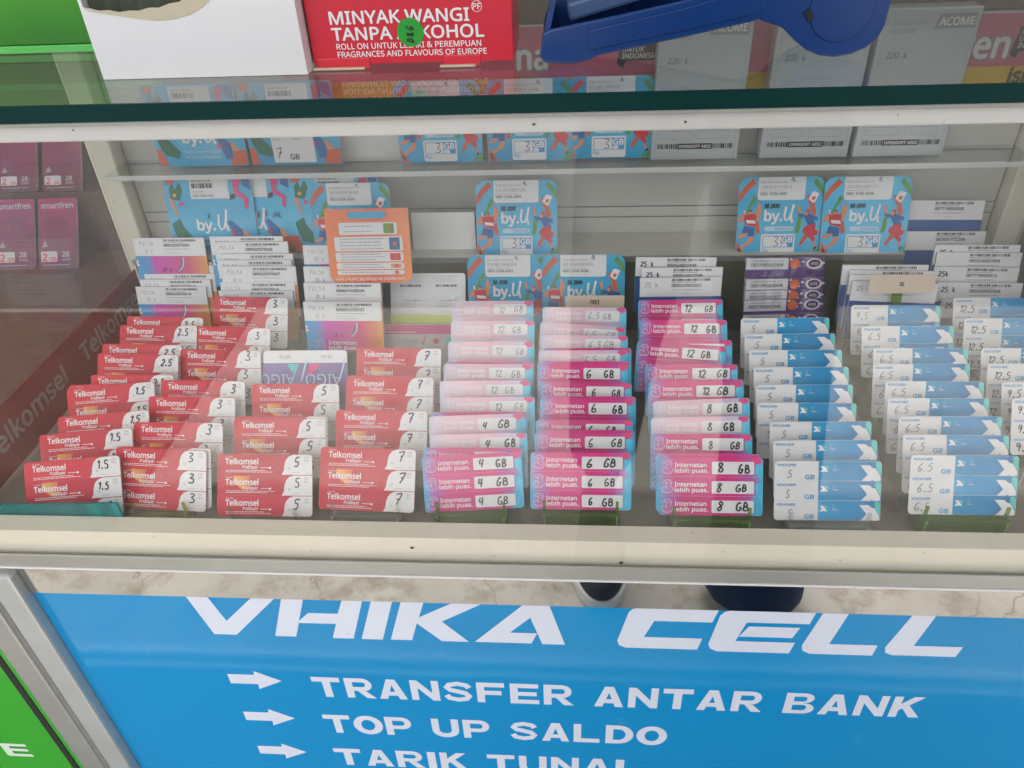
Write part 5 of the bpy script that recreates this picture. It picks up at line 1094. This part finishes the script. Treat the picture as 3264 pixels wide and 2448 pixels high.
for i in range(nfold + 1):
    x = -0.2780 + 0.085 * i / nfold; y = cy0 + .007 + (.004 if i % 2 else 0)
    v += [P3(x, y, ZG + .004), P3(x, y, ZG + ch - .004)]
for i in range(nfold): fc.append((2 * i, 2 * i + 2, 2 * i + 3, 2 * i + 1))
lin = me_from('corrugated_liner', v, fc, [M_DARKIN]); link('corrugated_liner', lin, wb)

# red perfume carton
rx0, rx1, ry0, ry1, rh = -0.1530, -0.0335, 0.0575, 0.115, 0.085
rbx = tag(empty('red_carton', (rx0, ry0, ZG)), 'red perfume carton with white lettering and a round green sticker', 'carton')
link('body', box_me('body', (0, 0, .0022), (rx1 - rx0, ry1 - ry0, rh), M_REDBOX, .0008), rbx)
for x0, x1, dz in ((.002, .034, 0), (.078, .100, .0)):
    t = box('bottom_tab', (x0 + .0, -.0012, .0004), (x1, -.0002, .0062), M_REDBOX, rbx, .0004); t.rotation_euler = (R_(-4), 0, 0)
    box('tab_edge', (x0 - .002, -.0042, .0003), (x1 - .003, -.0014, .0014), M_KRAFT, rbx, .0003)
f = Flat(); LX = -.1392 - rx0
for s, wd_, cap, z in (('MINYAK WANGI', .0810, .0066, 1.0405), ('TANPA ALKOHOL', .0890, .0066, 1.0318), ('ROLL ON UNTUK LELAKI & PEREMPUAN', .0855, .0031, 1.0268), ('FRAGRANCES AND FLAVOURS OF EUROPE', .0885, .0031, 1.0224)):
    f.text(s, LX + (.0015 if len(s) > 20 else 0), z - ZG, cap, M_TXW, .0004, bold=.02 if len(s) < 20 else .012, width=wd_)
link('lettering', f.mesh('lettering'), rbx)
f = Flat(); f.stroke([(-.0535 - rx0 + .0029 * math.cos(R_(a)), 1.0478 - ZG + .0029 * math.sin(R_(a))) for a in range(0, 360, 20)], .0003, M_TXW, .0004, closed=True); f.text('PF', -.0535 - rx0, 1.0462 - ZG, .0031, M_TXW, .0004, bold=.015, align='C'); link('emblem', f.mesh('emblem'), rbx)
st = link('round_sticker', Flat().disc(-.0928 - rx0, 1.0352 - ZG, .0078, M_STICKG, .0008, 28).mesh('round_sticker'), rbx)
f = Flat(); f.hand('D&G', 0, 0, .0040, .0007, M_MARK, 3, 0.0, gap=.85); hw = link('handwriting', f.mesh('handwriting'), st); hw.location = (-.0912 - rx0, -.0012, 1.0300 - ZG); hw.rotation_euler = (0, R_(-88), 0)

# green display box behind the cartons
gb_ = tag(empty('green_box', (-0.62, 0.122, ZG)), 'green patterned box on the glass top at the left edge', 'box')
box('body', (0, 0, .0052), (0.40, 0.09, .11), M_GREENP, gb_, .0008); box('base_trim', (-.001, -.001, .0002), (.401, .091, .0050), M_GREENT, gb_, .0005)

# blue plastic tool standing on its two feet
tool = tag(empty('plastic_tool', (0.0, 0.054, ZG)), 'glossy blue plastic hand tool with rounded end on the glass top', 'tool')
ROUND = [(0.1325 + 0.0405 * 0, 1.0196)]
lowpts = [(-0.0180, 1.0195), (-0.0150, 1.0168), (0.0005, 1.0159), (0.0100, 1.0175), (0.0150, 1.0201), (0.0693, 1.0298), (0.1042, 1.0366), (0.1175, 1.0321), (0.1250, 1.0255), (0.1323, 1.0202), (0.1400, 1.0170), (0.1485, 1.0159), (0.1580, 1.0172), (0.1653, 1.0205), (0.1705, 1.0260), (0.1729, 1.0320), (0.1735, 1.0446), (0.1700, 1.0560), (0.1600, 1.0640), (0.1450, 1.0680)]
front = lowpts + [(0.1050, 1.0600), (0.0625, 1.0478), (0.0250, 1.0410), (-0.0120, 1.0350), (-0.0165, 1.0330)]
def prism(name, pts, y0, y1, m, parent, bev=.0):
    bm = bmesh.new(); a = [bm.verts.new((x, y0, z - ZG)) for x, z in pts]; b = [bm.verts.new((x, y1, z - ZG)) for x, z in pts]
    n = len(pts); bm.faces.new(a); bm.faces.new(b[::-1])
    for i in range(n): j = (i + 1) % n; bm.faces.new((a[i], b[i], b[j], a[j]))
    bmesh.ops.recalc_face_normals(bm, faces=bm.faces)
    if bev:
        es = [e for e in bm.edges if len(e.link_faces) == 2 and abs(e.verts[0].co.y - e.verts[1].co.y) < 1e-6]
        bmesh.ops.bevel(bm, geom=es, offset=bev, segments=3, affect='EDGES', profile=.5)
    me = bpy.data.meshes.new(name); bm.to_mesh(me); bm.free(); me.materials.append(m)
    for p in me.polygons: p.use_smooth = False
    return link(name, me, parent)
prism('front_wall', front, 0.0, .0030, M_BLUEP, tool, .0012)
prism('back_wall', [(x, z + (.010 if z > 1.033 and x < .1 else 0)) for x, z in front], .040, .043, M_BLUEP, tool, .0012)
prism('floor_wall', [(-0.0165, 1.0205), (0.0150, 1.0220), (0.0693, 1.0318), (0.1042, 1.0386), (0.1175, 1.0350), (0.1250, 1.0280), (0.1400, 1.0195), (0.1485, 1.0180), (0.1580, 1.0192), (0.1690, 1.0270), (0.1712, 1.0440), (0.1600, 1.0610), (0.1450, 1.0660), (0.1050, 1.0580), (0.0800, 1.0500), (0.0700, 1.0370), (0.0150, 1.0260), (-0.0165, 1.0245)], .0032, .0398, M_BLUEP, tool)
prism('end_wall', [(-0.0185, 1.0196), (-0.0155, 1.0196), (-0.0085, 1.0500), (-0.0115, 1.0500)], .0032, .0398, M_BLUEP, tool)
box('rubber_pad', (-0.0150, .0034, 1.0262 - ZG), (0.030, .0396, 1.0275 - ZG), M_BLACKR, tool)
box('inner_lever', (0.004, .012, .020), (0.085, .030, .030), mat('pale_blue_plastic', (0.05, 0.10, 0.22), 0.4), tool, .002).rotation_euler = (0, R_(-14), 0)
prism('raised_panel', [(0.0105, 1.0235), (0.0685, 1.0336), (0.1060, 1.0410), (0.1060, 1.0555), (0.0630, 1.0440), (0.0100, 1.0340)], -.0011, -.0001, M_BLUEP, tool, .0005)
prism('seam_ring', [(0.1480 + .0175 * math.cos(R_(a)), 1.0420 + .0180 * math.sin(R_(a))) for a in range(0, 360, 15)], -.0010, -.0001, M_BLUEP, tool, .0005)
prism('slot', [(0.1275, 1.0400), (0.1310, 1.0352), (0.1335, 1.0372), (0.1300, 1.0420)], -.0016, -.0011, M_BLACKR, tool)

# ------------------------------------------------------------------ the person in front of the case, seen only as a reflection
def skin(name, verts, edges, radii, m, parent, root=0, sub=2):
    me = bpy.data.meshes.new(name); me.from_pydata(verts, edges, []); me.materials.append(m)
    o = link(name, me, parent); o.modifiers.new('skin', 'SKIN'); s = o.modifiers.new('sub', 'SUBSURF'); s.levels = sub; s.render_levels = sub
    for i, r in enumerate(radii): me.skin_vertices[0].data[i].radius = r if isinstance(r, tuple) else (r, r)
    for i in range(len(verts)): me.skin_vertices[0].data[i].use_root = (i == root)
    o.modifiers['skin'].use_smooth_shade = True
    return o
M_JEANS = mat('dark_denim', (0.014, 0.030, 0.075), 0.85, var=0.2, scale=60, bump=.2, bscale=600)
M_SHIRT = mat('dark_shirt', (0.05, 0.055, 0.07), 0.8, var=0.1)
M_HUMAN = mat('skin_tone', (0.42, 0.24, 0.16), 0.5, var=0.05)
M_SHOE = mat('dark_canvas', (0.03, 0.037, 0.05), 0.8, var=0.2, scale=200)
M_SOLE = mat('white_rubber', (0.72, 0.71, 0.68), 0.6, var=0.05)
per = tag(empty('person', (0.19, -0.66, 0.0)), 'person in dark jeans and canvas shoes with white soles, mirrored in the strip', 'person')
def Lp(x, y, z): return (x - 0.19, y + 0.66, z)
# body (one continuous figure)
bv = [Lp(.20, -.74, .93), Lp(.20, -.75, 1.10), Lp(.20, -.76, 1.32), Lp(.20, -.75, 1.45), Lp(.20, -.72, 1.58), Lp(.20, -.71, 1.68),
      Lp(.36, -.75, 1.38), Lp(.36, -.66, 1.14), Lp(.16, -.50, 1.10), Lp(.10, -.46, 1.12), Lp(.04, -.75, 1.38), Lp(-.06, -.68, 1.15), Lp(-.05, -.50, 1.10), Lp(-.03, -.46, 1.12),
      Lp(.30, -.74, .88), Lp(.315, -.62, .48), Lp(.330, -.60, .10), Lp(.10, -.74, .88), Lp(.075, -.70, .48), Lp(.060, -.67, .10)]
be = [(0, 1), (1, 2), (2, 3), (3, 4), (4, 5), (2, 6), (6, 7), (7, 8), (8, 9), (2, 10), (10, 11), (11, 12), (12, 13), (0, 14), (14, 15), (15, 16), (0, 17), (17, 18), (18, 19)]
skin('body', bv, be, [(.14, .09), (.13, .09), (.15, .09), .05, .085, .07, .05, .038, .028, .03, .05, .038, .028, .03, .075, .05, .035, .075, .05, .035], M_HUMAN, per)
skin('shirt', [Lp(.20, -.745, .92), Lp(.20, -.75, 1.10), Lp(.20, -.76, 1.34), Lp(.37, -.75, 1.385), Lp(.37, -.70, 1.25), Lp(.03, -.75, 1.385), Lp(-.05, -.71, 1.25)], [(0, 1), (1, 2), (2, 3), (3, 4), (2, 5), (5, 6)], [(.17, .12), (.165, .12), (.18, .12), .075, .068, .075, .068], M_SHIRT, per)
skin('jeans', [Lp(.20, -.74, .97), Lp(.20, -.74, .88), Lp(.302, -.73, .76), Lp(.308, -.68, .60), Lp(.322, -.59, .42), Lp(.322, -.520, .20), Lp(.322, -.508, .05), Lp(.322, -.506, .012), Lp(.105, -.74, .76), Lp(.100, -.73, .60), Lp(.078, -.72, .42), Lp(.058, -.70, .12)], [(0, 1), (1, 2), (2, 3), (3, 4), (4, 5), (5, 6), (6, 7), (1, 8), (8, 9), (9, 10), (10, 11)], [(.16, .105), (.155, .105), .112, .108, .086, .088, .094, (.098, .096), .112, .108, .084, .066], M_JEANS, per)
def shoe(x, yh, rot):
    """lofted low canvas shoe: upper plus white sole, toe towards +y"""
    Ls = [(0, .030, .050), (.03, .036, .075), (.08, .038, .075), (.13, .043, .062), (.165, .048, .052)] + [(.165 + .112 * math.sin(R_(a)), .0015 + .0485 * math.cos(R_(a)), .030 + .020 * math.cos(R_(a))) for a in (15, 30, 42, 53, 63, 72, 80, 86)]
    def loft(z0f, z1f, grow, m, name):
        v = []; f = []; n = 12
        for (y, hw, top) in Ls:
            for i in range(n):
                a = math.pi * i / (n - 1); v.append((math.cos(a) * (hw + grow), y, z0f + (z1f(top) - z0f) * (math.sin(a) ** .6)))
        for k in range(len(Ls) - 1):
            for i in range(n - 1): q = k * n + i; f.append((q, q + 1, q + n + 1, q + n))
        f.append(tuple(range(n))[::-1]); f.append(tuple(range((len(Ls) - 1) * n, len(Ls) * n)))
        return me_from(name, v, f, [m], smooth=True)
    u = link('shoe', loft(.022, lambda t: t + .02, 0, M_SHOE, 'shoe'), per); u.location = Lp(x, yh, 0); u.rotation_euler = (0, 0, R_(rot))
    sv = []; sf = []; ring = [(-hw * 1.06 - .002, y * 1.016) for y, hw, t in Ls] + [(0, .2845)] + [(hw * 1.06 + .002, y * 1.016) for y, hw, t in Ls[::-1]] + [(0, -.01)]
    n = len(ring)
    for z in (.001, .023): sv += [(a, b, z) for a, b in ring]
    sf = [tuple(range(n))[::-1], tuple(range(n, 2 * n))] + [(i, (i + 1) % n, n + (i + 1) % n, n + i) for i in range(n)]
    link('sole', me_from('sole', sv, sf, [M_SOLE]), u)
shoe(.058, -.742, 0)
shoe(.322, -.735, -2)
